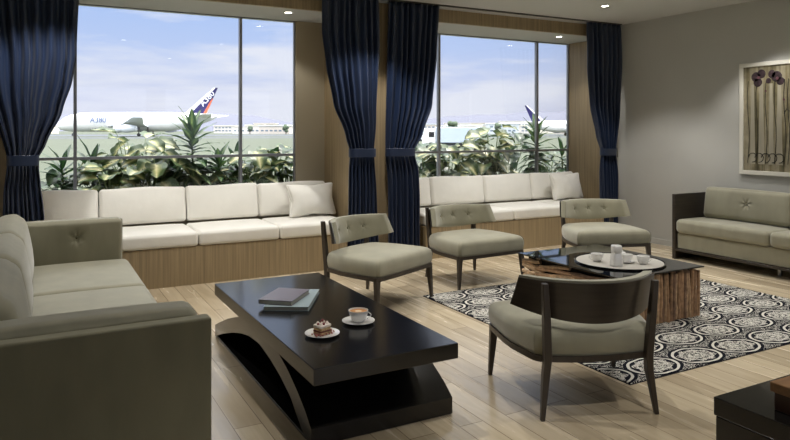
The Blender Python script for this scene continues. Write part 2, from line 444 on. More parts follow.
for a, b, l in [(.09, .54, 'narrow cream seat cushion at the left end of the left bench, behind the sofa arm'),
                (.54, 1.345, 'cream seat cushion on the left bench, just right of the taupe sofa arm'),
                (1.345, 2.142, 'middle cream seat cushion on the left bench, second from the pillow end'),
                (2.142, 2.93, 'cream seat cushion under the square pillow on the left bench')]:
    seat_pad(a, b, l, g1)
for a, b, l in [(.02, .53, 'narrow cream back cushion beside the leftmost curtain'),
                (.53, 1.36, 'cream back cushion on the left bench, right of the narrow one'),
                (1.36, 2.13, 'wide cream back cushion in the middle of the left bench, left of the pillow one'),
                (2.13, 2.93, 'cream back cushion behind the square pillow on the left bench')]:
    back_pad(a, b, l, g2)
for a, b, l in [(3.87, 4.3, 'cream seat cushion at the left end of the right bench, beside the dark blue curtain'),
                (4.3, 5.11, 'cream seat cushion on the right bench behind the middle chair'),
                (5.11, 5.92, 'cream seat cushion on the right bench, just left of the rightmost chair back'),
                (5.92, 6.6, 'cream seat cushion under the square pillow on the right bench')]:
    seat_pad(a, b, l, g3)
for a, b, l in [(3.82, 4.34, 'narrow cream back cushion at the left end of the right bench'),
                (4.34, 5.155, 'cream back cushion on the right bench, above the middle chair back'),
                (5.155, 5.946, 'cream back cushion on the right bench, third from its left end'),
                (5.946, 6.74, 'cream back cushion behind the square pillow on the right bench')]:
    back_pad(a, b, l, g4, .178)
def pillow(loc, rz, lean, label, w_=.29, h=.18):
    def f(p, q):
        e = max(abs(q[0]), abs(q[2]))
        k = max(0, (1 - q[0] ** 2)) ** .5 * max(0, (1 - q[2] ** 2)) ** .5
        p.y *= .12 + 1.0 * k
        pin = 1 - .13 * (1 - min(1, abs(q[0]) * abs(q[2]) * 1.15)) * e
        p.x *= pin; p.z *= pin
        p.y += noise.noise(Vector((p.x * 9, p.z * 9, 3))) * .02 + noise.noise(Vector((p.x * 22, p.z * 14, 5))) * .006
        return p
    o = obj('pillow', rbox(NB(), w_, .10, h, .02, 20, f), canvas, smooth=True, loc=loc)
    # corners drawn out a little
    o.rotation_euler = (lean, 0, rz)
    tag(o, label, 'pillow', 'square pillows on the window benches')
pillow((2.66, 6.86, .514 + .178), R(8), R(-14), 'square cream pillow leaning at the right end of the left bench')
pillow((6.38, 6.86, .514 + .178), R(6), R(-14), 'square cream pillow leaning at the right end of the right bench')

# ------------------------------------------------------------------ curtains
def interp(tab, z):
    for (z0, a0), (z1, a1) in zip(tab, tab[1:]):
        if z0 >= z >= z1:
            k = (z0 - z) / (z0 - z1); k = k * k * (3 - 2 * k) * .5 + k * .5
            return a0 + (a1 - a0) * k
    return tab[-1][1]
def curtain(label, left, right, ztie, folds, y=6.425, seed=0):
    rnd = random.Random(seed)
    zt, zb = ZC - .013, .015
    nz, nu = 64, folds * 12
    x_mid = (interp(left, ztie) + interp(right, ztie)) / 2
    t = thing('curtain', label, 'curtain', (x_mid, y, 0), group='navy curtains tied back beside the windows')
    ph = [rnd.uniform(-.5, .5) for _ in range(folds + 2)]
    amp = [rnd.uniform(.7, 1.15) for _ in range(folds + 2)]
    bm = NB(); grid = []
    for i in range(nz + 1):
        z = zt + (zb - zt) * i / nz
        L_, R_ = interp(left, z), interp(right, z); wd = R_ - L_
        near = math.exp(-((z - ztie) / .10) ** 2)
        rowv = []
        for j in range(nu + 1):
            u = j / nu; k = u * folds; kk = int(min(k, folds - 1))
            uu = u + .018 * math.sin(2 * math.pi * u * 2.3 + seed + z * .6) * (1 if 0 < u < 1 else 0)
            a = min(.030, .030 * amp[kk]) * (1 - .35 * near)
            top = max(0, (z - (zt - .12)) / .12)
            a *= (1 - .5 * top)
            s = math.sin(2 * math.pi * (k + .12 * math.sin(z * 2 + ph[kk] * 6)))
            yy = a * (abs(s) ** .8 * (1 if s > 0 else -1)) 
            yy += .012 * noise.noise(Vector((u * 9, z * 1.6, seed)))
            rowv.append(bm.verts.new((L_ + wd * uu - x_mid, yy, z)))
        grid.append(rowv)
    for a, b_ in zip(grid, grid[1:]):
        for j in range(nu): bm.faces.new([a[j], b_[j], b_[j + 1], a[j + 1]])
    dr = obj('drape', bm, drape, t, smooth=True)
    md = dr.modifiers.new('thick', 'SOLIDIFY'); md.thickness = .004
    # tie band
    L_, R_ = interp(left, ztie) - .012 - x_mid, interp(right, ztie) + .012 - x_mid
    bm = NB(); n = 40; vs = []
    for k in range(n):
        a = 2 * math.pi * k / n
        ex = (abs(math.cos(a)) ** .6) * (1 if math.cos(a) > 0 else -1); ey = (abs(math.sin(a)) ** .8) * (1 if math.sin(a) > 0 else -1)
        x = (L_ + R_) / 2 + (R_ - L_) / 2 * ex; yy = .062 * ey
        vs.append([bm.verts.new((x * 1.0, yy, ztie + h_)) for h_ in (-.045, -.04, .04, .045)])
    for k in range(n):
        a, b_ = vs[k], vs[(k + 1) % n]
        for q in range(3): bm.faces.new([a[q], b_[q], b_[q + 1], a[q + 1]])
    tb = obj('tieback', bm, drape, t, smooth=True)
    md = tb.modifiers.new('thick', 'SOLIDIFY'); md.thickness = .006
    return t
curtain('dark blue curtain at the left edge, behind the taupe sofa',
        [(2.89, -.52), (1.9, -.42), (1.2, -.22), (.9, -.25), (0, -.26)],
        [(2.89, .33), (2.1, .30), (1.9, .27), (1.62, .19), (1.35, .07), (1.2, 0), (1.05, .02), (.7, .055), (0, .06)], 1.20, 8, seed=1)
curtain('dark blue curtain left of the narrow wood pier, behind the leftmost chair',
        [(2.89, 2.62), (2.5, 2.62), (2.15, 2.665), (1.75, 2.74), (1.4, 2.88), (1.22, 2.93), (1.0, 2.915), (0, 2.90)],
        [(2.89, 3.27), (2.3, 3.28), (1.6, 3.25), (1.22, 3.22), (.8, 3.25), (0, 3.27)], 1.215, 8, seed=2)
curtain('dark blue curtain right of the narrow wood pier, between leftmost and middle chairs',
        [(2.89, 3.40), (2.0, 3.39), (1.22, 3.37), (.9, 3.40), (0, 3.40)],
        [(2.89, 4.06), (2.3, 4.02), (1.75, 3.95), (1.42, 3.82), (1.22, 3.71), (1.0, 3.77), (.7, 3.79), (0, 3.80)], 1.215, 8, seed=3)
curtain('dark blue curtain in the right corner beside the plaster wall',
        [(2.89, 6.33), (2.3, 6.36), (1.8, 6.41), (1.4, 6.52), (1.17, 6.60), (.9, 6.58), (0, 6.615)],
        [(2.89, 6.96), (2.4, 6.975), (1.7, 6.92), (1.17, 6.84), (.8, 6.88), (0, 6.88)], 1.17, 7, seed=4)

# ------------------------------------------------------------------ recessed lamps
lamp_glow = mat('lamp_glow', (1, 1, 1), .5, emit=(1, .93, .8), estr=14)
def downlight(x, y, z, power, label, grp, cone=98, blend=.42):
    t = thing('downlight', label, 'ceiling light', (x, y, z), group=grp)
    bm = NB(); lathe(bm, [(.034, -.001), (.052, -.006), (.056, -.004), (.056, -.0005), (.034, -.0005)], 24)
    obj('trim_ring', bm, white_paint, t, smooth=40)
    bm = NB(); lathe(bm, [(0, -.0025), (.035, -.0025), (.035, -.0008), (0, -.0008)], 24)
    obj('lens', bm, lamp_glow, t)
    ld = bpy.data.lights.new('spot', 'SPOT'); ld.energy = power; ld.spot_size = R(cone); ld.spot_blend = blend
    ld.shadow_soft_size = .035; ld.color = (1, .975, .93)
    lo = bpy.data.objects.new('spot', ld); C.objects.link(lo); lo.parent = t; lo.location = (0, 0, -.02)
    return t
G1 = 'round recessed lamps in the room ceiling'  # unseen camera-side lamps are added to lift the dark sofa arm and chair
for x, y, l in [(5.776, 5.573, 'small round recessed lamp in the ceiling near the right corner curtain'),
                (4.40, 5.80, 'small round recessed lamp at the top edge above the right window'),
                (3.05, 5.80, 'recessed ceiling lamp above the leftmost chair, out of frame'),
                (1.5, 5.80, 'recessed ceiling lamp above the left bench, out of frame'),
                (0.1, 5.85, 'recessed ceiling lamp before the leftmost curtain, out of frame'),
                (6.35, 4.2, 'recessed ceiling lamp above the right sofa, out of frame'),
                (6.35, 2.4, 'recessed ceiling lamp before the right wall, out of frame'),
                (4.4, 3.9, 'recessed ceiling lamp above the stick table, out of frame'),
                (2.7, 3.6, 'recessed ceiling lamp above the near chair, out of frame'),
                (4.2, 1.6, 'recessed ceiling lamp above the rug front, out of frame'),
                (1.2, 3.4, 'recessed ceiling lamp above the black coffee table, out of frame'),
                (2.3, 1.0, 'recessed ceiling lamp above the side table, out of frame')]:
    downlight(x, y, ZC, P_ROOM * (1.25 if y > 5 and x < 5 else 1), l, G1)
G2 = 'round recessed lamps in the window niche heads'
downlight(2.378, 6.82, ZB, P_RECESS, 'small recessed lamp in the head of the left window niche', G2, 110, .4)
downlight(6.215, 6.82, ZB, P_RECESS, 'small recessed lamp in the head of the right window niche', G2, 110, .4)

# ------------------------------------------------------------------ picture
t = thing('framed_picture', 'white-framed artwork of pale stems and dark blooms on the right wall', 'picture', (XW, 4.165, 1.586))
y0, y1, z0, z1 = -.553, .553, -.62, .62
bm = NB()
for a in ((y0, y1, z0, z0 + .045), (y0, y1, z1 - .045, z1), (y0, y0 + .045, z0 + .045, z1 - .045), (y1 - .045, y1, z0 + .045, z1 - .045)):
    bx(bm, -.032, -.002, a[0], a[1], a[2], a[3], .003, 1)
obj('frame', bm, white_paint, t)
art = obj('canvas', bx(NB(), -.018, -.004, y0 + .045, y1 - .045, z0 + .045, z1 - .045), art_mat(), t)
pale = mat('art_pale', srgb(158, 152, 134), .5, var=((9, 9, 2), .15, 4)); plum = mat('art_plum', srgb(54, 40, 44), .5, var=((34, 34, 34), .6, 5))
ink = mat('art_ink', srgb(44, 42, 34), .5); rose = mat('art_rose', srgb(92, 58, 66), .5)
bm = NB()
for yy, wd in ((.40, .05), (.30, .06), (.19, .05), (.10, .06), (-.14, .09), (-.36, .05)):
    prism(bm, [(yy - wd * .3, .38), (yy + wd * .3, .38), (yy + wd * .6, -.5), (yy - wd * .6, -.5)], -.0195, -.018, 'x')
obj('pale_stem', bm, pale, art)
bm = NB()
for yy, zz_, r_ in ((.36, .46, .055), (.30, .49, .05), (.34, .40, .05), (.13, .45, .06), (.18, .48, .045), (.09, .40, .045), (.22, .41, .03), (-.25, .42, .08), (-.32, .47, .05)):
    bm = NB(); lathe(bm, [(0, 0), (r_, 0), (r_ * .9, .002), (0, .002)], 14, T((-.020, yy, zz_)) @ RY(R(-90)))
    obj('dark_bloom', bm, plum, art)
bm = NB()
for yy, zz_, r_ in ((.33, .45, .018), (.12, .43, .018), (.25, .30, .012), (-.24, .42, .02), (.05, .2, .012)):
    bm = NB(); lathe(bm, [(0, 0), (r_, 0), (r_ * .9, .002), (0, .002)], 12, T((-.0225, yy, zz_)) @ RY(R(-90)))
    obj('rose_bloom', bm, rose, art)
bm = NB()
for yy in (.45, .35, .245, .145, .04, .0, -.2, -.3, -.42):
    tube(bm, [(-.021, yy + .012 * math.sin(k), .42 - k * .13) for k in range(8)], .0035, 5)
for k in range(5):
    cy = .40 - k * .075; tube(bm, [(-.021, cy + .05 * math.cos(a * .6), -.43 + .05 * math.sin(a * .6)) for a in range(9)], .004, 5)
tube(bm, [(-.021, .05 - .03 * k, .05 + .05 * math.sin(k * 1.3)) for k in range(6)], .003, 5)
obj('ink_line', bm, ink, art)

# ------------------------------------------------------------------ rug
t = thing('area_rug', 'navy and cream damask rug beneath the stick table', 'rug', (4.325, 3.83, 0))
obj('pile', bx(NB(), -1.35, 1.35, -1.15, 1.15, 0.0005, .011, .004, 1), rug_mat(), t)
obj('hem', bx(NB(), -1.353, 1.353, -1.153, 1.153, 0.0003, .005), mat('rug_hem', srgb(30, 30, 38), .9), t)

# ------------------------------------------------------------------ armchairs (armless barrel-back chairs)
def leg_mesh(p0, p1, s0, s1, mid=None):
    pts = [p0] + ([mid] if mid else []) + [p1]
    rings = []
    sc = [s0, s1] if not mid else [s0, (s0 + s1) / 2, s1]
    for p, s in zip(pts, sc):
        p = Vector(p); rings.append([p + Vector((a * s, b_ * s, 0)) for a, b_ in ((-1, -1), (1, -1), (1, 1), (-1, 1))])
    bm = NB(); loft(bm, rings)
    bmesh.ops.bevel(bm, geom=bm.edges[:], offset=.003, segments=1, affect='EDGES')
    return bm
def seat_outline(k=1.0):
    """plan of the seat, front wide, rear narrower and bowed"""
    fw, rw, fy, ry = .40 * k, .285 * k, .32 * k, -.31 * k
    pts = []
    def arc(cx, cy, r_, a0, a1, n=6):
        for i in range(n + 1):
            a = R(a0 + (a1 - a0) * i / n); pts.append((cx + r_ * math.cos(a), cy + r_ * math.sin(a)))
    arc(fw - .045, fy - .045, .045, 90, 10)
    pts.append((fw * .985, .05)); pts.append((fw * .95, -.08))
    arc(rw - .03, ry + .08, .08, -20, -75)
    for x in (.15, .05, -.05, -.15): pts.append((x * k, ry - .028 * (1 - (x / .27) ** 2)))
    arc(-rw + .03, ry + .08, .08, 255, 200)
    pts.append((-fw * .95, -.08)); pts.append((-fw * .985, .05))
    arc(-fw + .045, fy - .045, .045, 170, 90)
    for x in (-.18, 0, .18): pts.append((x * k, fy + .004))
    return pts
def catmull(pts, n=3):
    out_ = []; m_ = len(pts)
    for i in range(m_):
        p0, p1, p2, p3 = (Vector(pts[(i + d) % m_]) for d in (-1, 0, 1, 2))
        for k in range(n):
            u = k / n
            out_.append(.5 * ((2 * p1) + (p2 - p0) * u + (2 * p0 - 5 * p1 + 4 * p2 - p3) * u * u + (3 * p1 - p0 - 3 * p2 + p3) * u ** 3))
    return out_
RAIL0, RAIL1 = .278, .308
def back_y(x): return -.375 + 1.05 * x * x + 2.2 * x ** 4     # plan curve of the back, hollow side forward
def make_chair(label):
    t = thing('lounge_chair', label, 'chair', group='armless barrel-back chairs around the stick table')
    ol = seat_outline()
    bm = NB(); prism(bm, [(p[0], p[1]) for p in ol], RAIL0, RAIL1, 'z')
    obj('seat_rail', bm, espresso_leg, t, smooth=40)
    base = [Vector((p.x, p.y)) for p in catmull(ol, 2)]
    bm = NB(); cen = Vector((0, -.0)); prof = [(.965, 0), (.99, .02), (1.0, .06), (.995, .09), (.97, .115), (.92, .130), (.84, .140), (.7, .149), (.5, .155), (.25, .158)]
    rings = []
    for k, h in prof:
        rings.append([bm.verts.new((p.x * k, p.y * k, RAIL1 + h - .001)) for p in base])
    for a, b_ in zip(rings, rings[1:]):
        n = len(a)
        for i in range(n): bm.faces.new([a[i], a[(i + 1) % n], b_[(i + 1) % n], b_[i]])
    c = bm.verts.new((0, 0, RAIL1 + .159)); n = len(rings[-1])
    for i in range(n): bm.faces.new([rings[-1][i], rings[-1][(i + 1) % n], c])
    bm.faces.new(rings[0][::-1])
    bmesh.ops.recalc_face_normals(bm, faces=bm.faces)
    obj('seat', bm, velvet, t, smooth=60)
    for s in (-1, 1):
        obj('leg', leg_mesh((s * .37, .285, RAIL0 + .002), (s * .388, .30, 0), .022, .0115), espresso_leg, t)
        # rear leg runs up to carry the back
        bm = NB(); rings = []
        for x, y, z, a in ((.305, -.345, 0, .012), (.278, -.318, .22, .020), (.272, -.325, .30, .021), (.282, -.339, .50, .020), (.295, -.349, .688, .016)):
            y2 = y
            rings.append([Vector((s * x + p * a * .9, y2 + q * a, z)) for p, q in ((-1, -1), (1, -1), (1, 1), (-1, 1))])
        loft(bm, rings); bmesh.ops.bevel(bm, geom=bm.edges[:], offset=.003, segments=1, affect='EDGES')
        obj('leg', bm, espresso_leg, t, smooth=30)
    # back: wood shell and padded inside with slanted ends
    def band(off0, off1, zlo, zhi, end_top, end_bot, bulge=0, nx=28, nz=8, dimples=()):
        bm = NB(); front = []; backg = []
        for i in range(nx + 1):
            u = -1 + 2 * i / nx; fr = []; bk = []
            for k in range(nz + 1):
                v = k / nz
                xe = end_bot + (end_top - end_bot) * v
                x = u * xe; lean = -.035 * v
                y = back_y(x) + lean
                dy = 2.1 * x + 8.8 * x ** 3; nrm = Vector((-dy, 1)).normalized()
                zl = zlo + .055 * u * u
                zz = zl + (zhi - zl) * v
                bl = bulge * max(0, 1 - u ** 6) * max(0, 1 - (2 * v - 1) ** 4)
                for dx, dz in dimples:
                    ax_, az = (x - dx), (zz - dz); d = math.hypot(ax_, az); an = math.atan2(az, ax_)
                    bl -= .014 * math.exp(-(d / .015) ** 2) + .005 * math.exp(-(d / .045) ** 2) * (1.3 + .5 * math.cos(5 * an + dx * 9))
                rnd_ = 1 - .6 * max(0, (abs(u) - .95) / .05)
                fr.append(bm.verts.new((x + nrm.x * (off1 + bl) * rnd_, y + nrm.y * (off1 + bl) * rnd_, zz)))
                bk.append(bm.verts.new((x + nrm.x * off0, y + nrm.y * off0, zz)))
            front.append(fr); backg.append(bk)
        for i in range(nx):
            for k in range(nz):
                bm.faces.new([front[i][k], front[i][k + 1], front[i + 1][k + 1], front[i + 1][k]])
                bm.faces.new([backg[i][k], backg[i + 1][k], backg[i + 1][k + 1], backg[i][k + 1]])
            bm.faces.new([front[i][0], front[i + 1][0], backg[i + 1][0], backg[i][0]])
            bm.faces.new([front[i][nz], backg[i][nz], backg[i + 1][nz], front[i + 1][nz]])
        for k in range(nz):
            bm.faces.new([front[0][k], backg[0][k], backg[0][k + 1], front[0][k + 1]])
            bm.faces.new([front[nx][k], front[nx][k + 1], backg[nx][k + 1], backg[nx][k]])
        bmesh.ops.recalc_face_normals(bm, faces=bm.faces)
        return bm
    obj('back_shell', band(.012, .026, .478, .688, .388, .412), espresso, t, smooth=35)
    bpts = [(0, .60), (-.2, .60), (.2, .60)]
    bk = obj('backrest', band(.026, .066, .480, .698, .392, .417, .014, 110, 26, bpts), velvet, t, smooth=50)
    for x, z in bpts:
        dy = 2.1 * x + 8.8 * x ** 3; nrm = Vector((-dy, 1)).normalized(); y = back_y(x) - .019
        bmb = NB(); lathe(bmb, [(0, .005), (.006, .004), (.009, .0), (.009, -.006)], 12, T((x + nrm.x * .069, y + nrm.y * .069, z)) @ RZ(-math.atan2(nrm.x, nrm.y)) @ RX(R(-90)))
        obj('button', bmb, velvet_dark, bk, smooth=True)
    return t
ch = make_chair('chair seen from behind in front of the rug, dark wood back shell facing the camera')
ch.location = (2.628, 2.775, 0.0); ch.rotation_euler = (0, 0, -math.atan2(.35, .94))
dup(ch, (2.535, 5.01, 0), -math.atan2(.43, -.903), 'leftmost of the three chairs by the windows, its seat corner over the black coffee table')
dup(ch, (3.726, 5.308, 0), -math.atan2(.056, -.998), 'middle of the three chairs by the windows, at the left rear of the stick table')
dup(ch, (5.229, 5.10, 0), -math.atan2(-.345, -.939), 'rightmost of the three chairs by the windows, directly behind the cup tray')

# ------------------------------------------------------------------ sofas
def soft(bm, c, sx, sy, sz, r, crown=(0, 0, 0), n=10, mtx=None):
    def f(p, q):
        k = [max(0, 1 - abs(v) ** 3) for v in q]
        p.x += crown[0] * k[1] * k[2] * (1 if q[0] > 0 else -1) * abs(q[0])
        p.y += crown[1] * k[0] * k[2] * (1 if q[1] > 0 else -1) * abs(q[1])
        p.z += crown[2] * k[0] * k[1] * (1 if q[2] > 0 else 0) * abs(q[2])
        return p
    return rbox(bm, sx, sy, sz, r, n, f, (T(c) @ mtx) if mtx is not None else T(c))
def dimple(bm, p, axis, rad=.11, deep=.02):
    """buttoned dent with pulled folds pressed into a padded face"""
    p = Vector(p); n = Vector(axis).normalized(); e1 = n.orthogonal().normalized(); e2 = n.cross(e1)
    for it in range(4):
        bm.edges.ensure_lookup_table(); bm.normal_update()
        es = {e for f in bm.faces if f.normal.dot(n) > .5 and min((v.co - p).length for v in f.verts) < rad or (f.calc_center_median() - p).length < rad for e in f.edges if e.calc_length() > .009}
        if not es: break
        bmesh.ops.subdivide_edges(bm, edges=list(es), cuts=1, use_grid_fill=True)
    bm.normal_update()
    for v in bm.verts:
        q = v.co - p
        if abs(q.dot(n)) > .06 or v.normal.dot(n) < .3: continue
        a_, b_ = q.dot(e1), q.dot(e2); d = math.hypot(a_, b_); an = math.atan2(b_, a_)
        v.co -= n * (deep * .7 * math.exp(-(d / .018) ** 2) + deep * .42 * math.exp(-(d / (rad * .42)) ** 2) * (1.1 + .85 * math.cos(6 * an + 1)))
def padded(name, bm, parent, tp, axis, deep=.02, rad=.11):
    dimple(bm, tp, axis, rad, deep)
    o = obj(name, bm, velvet, parent, smooth=True)
    b2 = NB(); m_ = T(Vector(tp) - Vector(axis).normalized() * deep * .8) @ Vector((0, 0, 1)).rotation_difference(Vector(axis)).to_matrix().to_4x4()
    lathe(b2, [(0, .006), (.008, .005), (.012, 0), (.012, -.006)], 12, m_)
    obj('button', b2, velvet_dark, o, smooth=True)
    return o
# left sofa : faces +X, runs along Y
t = thing('sofa', 'taupe velvet sofa at the left edge with upholstered arms, facing the black coffee table', 'sofa', (.1, 4.4, 0))
ox, oy = .1, 4.4
def LB(x0, x1, y0, y1, z0, z1, r=.02, crown=(0, 0, 0), n=8):
    return soft(NB(), ((x0 + x1) / 2 - ox, (y0 + y1) / 2 - oy, (z0 + z1) / 2), (x1 - x0) / 2, (y1 - y0) / 2, (z1 - z0) / 2, r, crown, n)
obj('arm_panel', LB(-.42, .618, 2.69, 2.765, .06, .70, .012), velvet_dark, t, smooth=True)
obj('arm_panel', LB(-.42, .64, 6.085, 6.15, .06, .70, .012), velvet_dark, t, smooth=True)
a1 = obj('arm_pad', LB(-.30, .585, 2.77, 2.96, .10, .722, .045, (0, .01, .012)), velvet, t, smooth=True)
a2 = padded('arm_pad', LB(-.30, .622, 5.93, 6.08, .10, .722, .035, (0, .008, .006)), t, (.28 - ox, 5.923 - oy, .585), (0, -1, 0), .02, .10)
obj('base', LB(-.42, .58, 2.77, 6.08, .06, .235, .015), velvet_dark, t, smooth=True)
for y0, y1 in ((2.965, 3.92), (3.925, 4.85), (4.855, 5.925)):
    obj('seat_cushion', LB(-.07, .672, y0, y1, .237, .392, .055, (0, 0, .022), 10), velvet, t, smooth=True)
for y0, y1 in ((2.965, 3.92), (3.925, 4.85), (4.855, 5.925)):
    bm = NB(); soft(bm, (-.165 - ox, (y0 + y1) / 2 - oy, .59), .105, (y1 - y0) / 2, .215, .085, (.025, 0, .02), 10, RY(R(-9)))
    b_ = obj('back_cushion', bm, velvet, t, smooth=True)
obj('back_frame', LB(-.42, -.30, 2.77, 6.08, .236, .74, .03), velvet_dark, t, smooth=True)
for x in (-.36, .52):
    for y in (2.76, 6.08):
        obj('leg', bx(NB(), x - ox - .02, x - ox + .02, y - oy - .02, y - oy + .02, 0, .062, .003, 1), espresso_leg, t)
# right sofa : faces -X against the right wall
t = thing('sofa', 'taupe sofa with dark wood side panel against the right wall, below the framed picture', 'sofa', (6.65, 3.45, 0))
ox, oy = 6.65, 3.45
for y0 in (5.075, 1.80):
    obj('arm_panel', bx(NB(), 6.35 - ox, 6.98 - ox, y0 - oy, y0 + .042 - oy, .0, .735, .003, 1), espresso, t)
# cut the arm panels into real frames: rail and legs
obj('rail', bx(NB(), 6.352 - ox, 6.378 - ox, 1.842 - oy, 5.075 - oy, .095, .122, .002, 1), espresso, t)
for y in (3.96, 2.9): obj('leg', bx(NB(), 6.5 - ox, 6.53 - ox, y - oy, y + .03 - oy, 0, .125, .002, 1), steel, t)
obj('base', LB(6.378, 6.97, 1.845, 5.07, .122, .30, .012), velvet, t, smooth=True)
for y0, y1 in ((3.985, 5.068), (2.915, 3.98), (1.85, 2.91)):
    obj('seat_cushion', LB(6.335, 6.86, y0, y1, .302, .455, .045, (0, 0, .012), 10), velvet, t, smooth=True)
for y0, y1 in ((3.985, 4.99), (2.915, 3.98), (1.85, 2.91)):
    bm = NB(); soft(bm, (6.80 - ox, (y0 + y1) / 2 - oy, .632), .09, (y1 - y0) / 2, .175, .05, (.02, 0, .008), 10, RY(R(8)))
    padded('back_cushion', bm, t, (6.692 - ox, (y0 + y1) / 2 - oy - .03, .665), (-1, 0, .14), .022, .12)

# ------------------------------------------------------------------ black coffee table (left)
t = thing('coffee_table', 'black lacquered coffee table with curved base, carrying books, cup and cake', 'table', (1.425, 3.59, 0))
ox, oy = 1.425, 3.59
obj('tabletop', bx(NB(), 1.05 - ox, 1.80 - ox, 2.68 - oy, 4.50 - oy, .345, .42, .0025, 1), black_lacquer, t)
obj('base_slab', bx(NB(), 1.105 - ox, 1.865 - ox, 2.93 - oy, 4.69 - oy, .003, .018, .002, 1), black_lacquer, t)
top_c = [(2.84, .085), (2.92, .142), (3.02, .195), (3.15, .25), (3.32, .302), (3.5, .335), (3.65, .344), (3.85, .335), (4.0, .312), (4.14, .278), (4.35, .215), (4.55, .142), (4.70, .085)]
low_c = [(2.84, .003), (2.93, .02), (3.03, .075), (3.12, .135), (3.27, .185), (3.45, .225), (3.65, .25), (3.85, .238), (4.03, .205), (4.25, .15), (4.5, .075), (4.70, .003)]
bm = NB(); poly = [(a - oy, b) for a, b in top_c] + [(a - oy, b) for a, b in low_c[::-1]]
prism(bm, poly, 1.10 - ox, 1.87 - ox, 'x')
bmesh.ops.triangulate(bm, faces=[f for f in bm.faces if len(f.verts) > 4])
obj('curved_support', bm, black_lacquer, t, smooth=30)
# books
def book(quad, z, h, cover, label, nm):
    q = [Vector((a, b)) for a, b in quad]; c = sum(q, Vector((0, 0))) / 4
    t = thing('book', label, 'book', (c.x, c.y, z))
    ex = ((q[1] - q[0]) + (q[2] - q[3])) / 2; ey = ((q[3] - q[0]) + (q[2] - q[1])) / 2
    w_, l_ = ex.length / 2, ey.length / 2; m_ = RZ(math.atan2(ex.y, ex.x))
    bm = NB(); bx(bm, -w_, w_, -l_, l_, 0, .003, rot=m_); bx(bm, -w_, w_, -l_, l_, h - .003, h, rot=m_); bx(bm, -w_, -w_ + .004, -l_, l_, .003, h - .003, rot=m_)
    obj('cover', bm, cover, t)
    bm = NB(); bx(bm, -w_ + .004, w_ - .005, -l_ + .005, l_ - .005, .003, h - .003, rot=m_)
    obj('pages', bm, mat('book_pages', srgb(178, 176, 164), .8, var=((1, 1, 400), .12, 2)), t)
book([(1.139, 3.685), (1.362, 3.555), (1.575, 3.925), (1.352, 4.055)], .4205, .024, mat('pale_teal_cover', srgb(146, 162, 166), .4), 'pale blue-green book lying under the mauve one on the coffee table', 0)
book([(1.13, 3.755), (1.29, 3.62), (1.475, 3.85), (1.325, 3.985)], .445, .026, mat('mauve_cover', srgb(106, 98, 108), .4), 'mauve-grey book lying on top of the blue-green one', 1)
# coffee cup on saucer
def cup_prof(r, h, th=.003):
    return [(0, .001), (r * .5, .001), (r * .52, .004), (r * .72, h * .22), (r * .92, h * .6), (r, h), (r - th, h), (r * .9 - th, h * .6), (r * .68 - th, h * .25), (r * .4, .008), (0, .007)]
def handle(bm, r, h, a=0):
    pts = [(r * .86 + .022 * math.sin(math.pi * k / 8) , 0, h * (.85 - .6 * k / 8)) for k in range(9)]
    m_ = RZ(a); tube(bm, [m_ @ Vector(p) for p in pts], .0032, 8)
def saucer(bm, r):
    lathe(bm, [(0, .001), (r * .45, .001), (r * .5, .003), (r * .8, .007), (r, .013), (r, .0155), (r * .8, .0105), (r * .5, .007), (0, .006)], 40)
t = thing('saucer', 'white saucer beneath the coffee cup on the black table', 'saucer', (1.515, 3.215, .4205))
bm = NB(); saucer(bm, .088); obj('dish', bm, porcelain, t, smooth=40)
bm = NB(); tube(bm, [(-.06, -.03, .0125), (-.01, -.055, .0105), (.04, -.06, .0125)], [.0045, .0018, .0018], 6); 
t = thing('coffee_cup', 'white cup of frothy coffee on its saucer on the black table', 'cup', (1.515, 3.215, .4275))
bm = NB(); lathe(bm, cup_prof(.053, .062), 36); obj('cup_body', bm, porcelain, t, smooth=40)
bm = NB(); handle(bm, .053, .062, R(-25)); obj('handle', bm, porcelain, t, smooth=True)
bm = NB(); lathe(bm, [(0, .0560), (.03, .0562), (.0485, .0550)], 32)
coffee = mat('coffee_froth', srgb(196, 140, 84), .5, var=((60, 60, 60), .25, 3)); obj('coffee', bm, coffee, t, smooth=True)
bm = NB(); lathe(bm, [(0, .0570), (.012, .0570), (.018, .0563)], 20, RZ(.3)); obj('foam_art', bm, mat('milk_foam', srgb(236, 214, 180), .5), t)
# cake on plate
t = thing('dessert_plate', 'small white plate beneath the slice of layered cake', 'plate', (1.262, 3.105, .4205))
bm = NB(); saucer(bm, .088); obj('dish', bm, porcelain, t, smooth=40)
t = thing('cake_slice', 'little layered cake with berry topping on the small white plate', 'cake', (1.262, 3.105, .427), R(20))
sponge = mat('sponge', srgb(196, 168, 126), .9, var=((120, 120, 120), .3, 3)); cream = mat('cake_cream', srgb(238, 226, 214), .6)
berry = mat('berry', srgb(130, 48, 52), .35); choc = mat('cake_jam', srgb(112, 52, 44), .6)
bm = NB(); bx(bm, -.03, .03, -.026, .026, .001, .014, .002, 1); bx(bm, -.029, .029, -.025, .025, .019, .031, .002, 1); obj('sponge', bm, sponge, t)
bm = NB(); bx(bm, -.031, .031, -.027, .027, .0135, .0195, .002, 1); obj('jam_layer', bm, choc, t)
bm = NB(); rbox(bm, .031, .027, .006, .005, 4, None, T((0, 0, .037)))
for px_, py_ in ((-.018, -.012), (.016, -.014), (-.014, .013), (.018, .012), (0, 0)):
    lathe(bm, [(.009, .041), (.007, .048), (.003, .053), (0, .055)], 10, T((px_, py_, 0)))
obj('cream', bm, cream, t, smooth=True)
bm = NB()
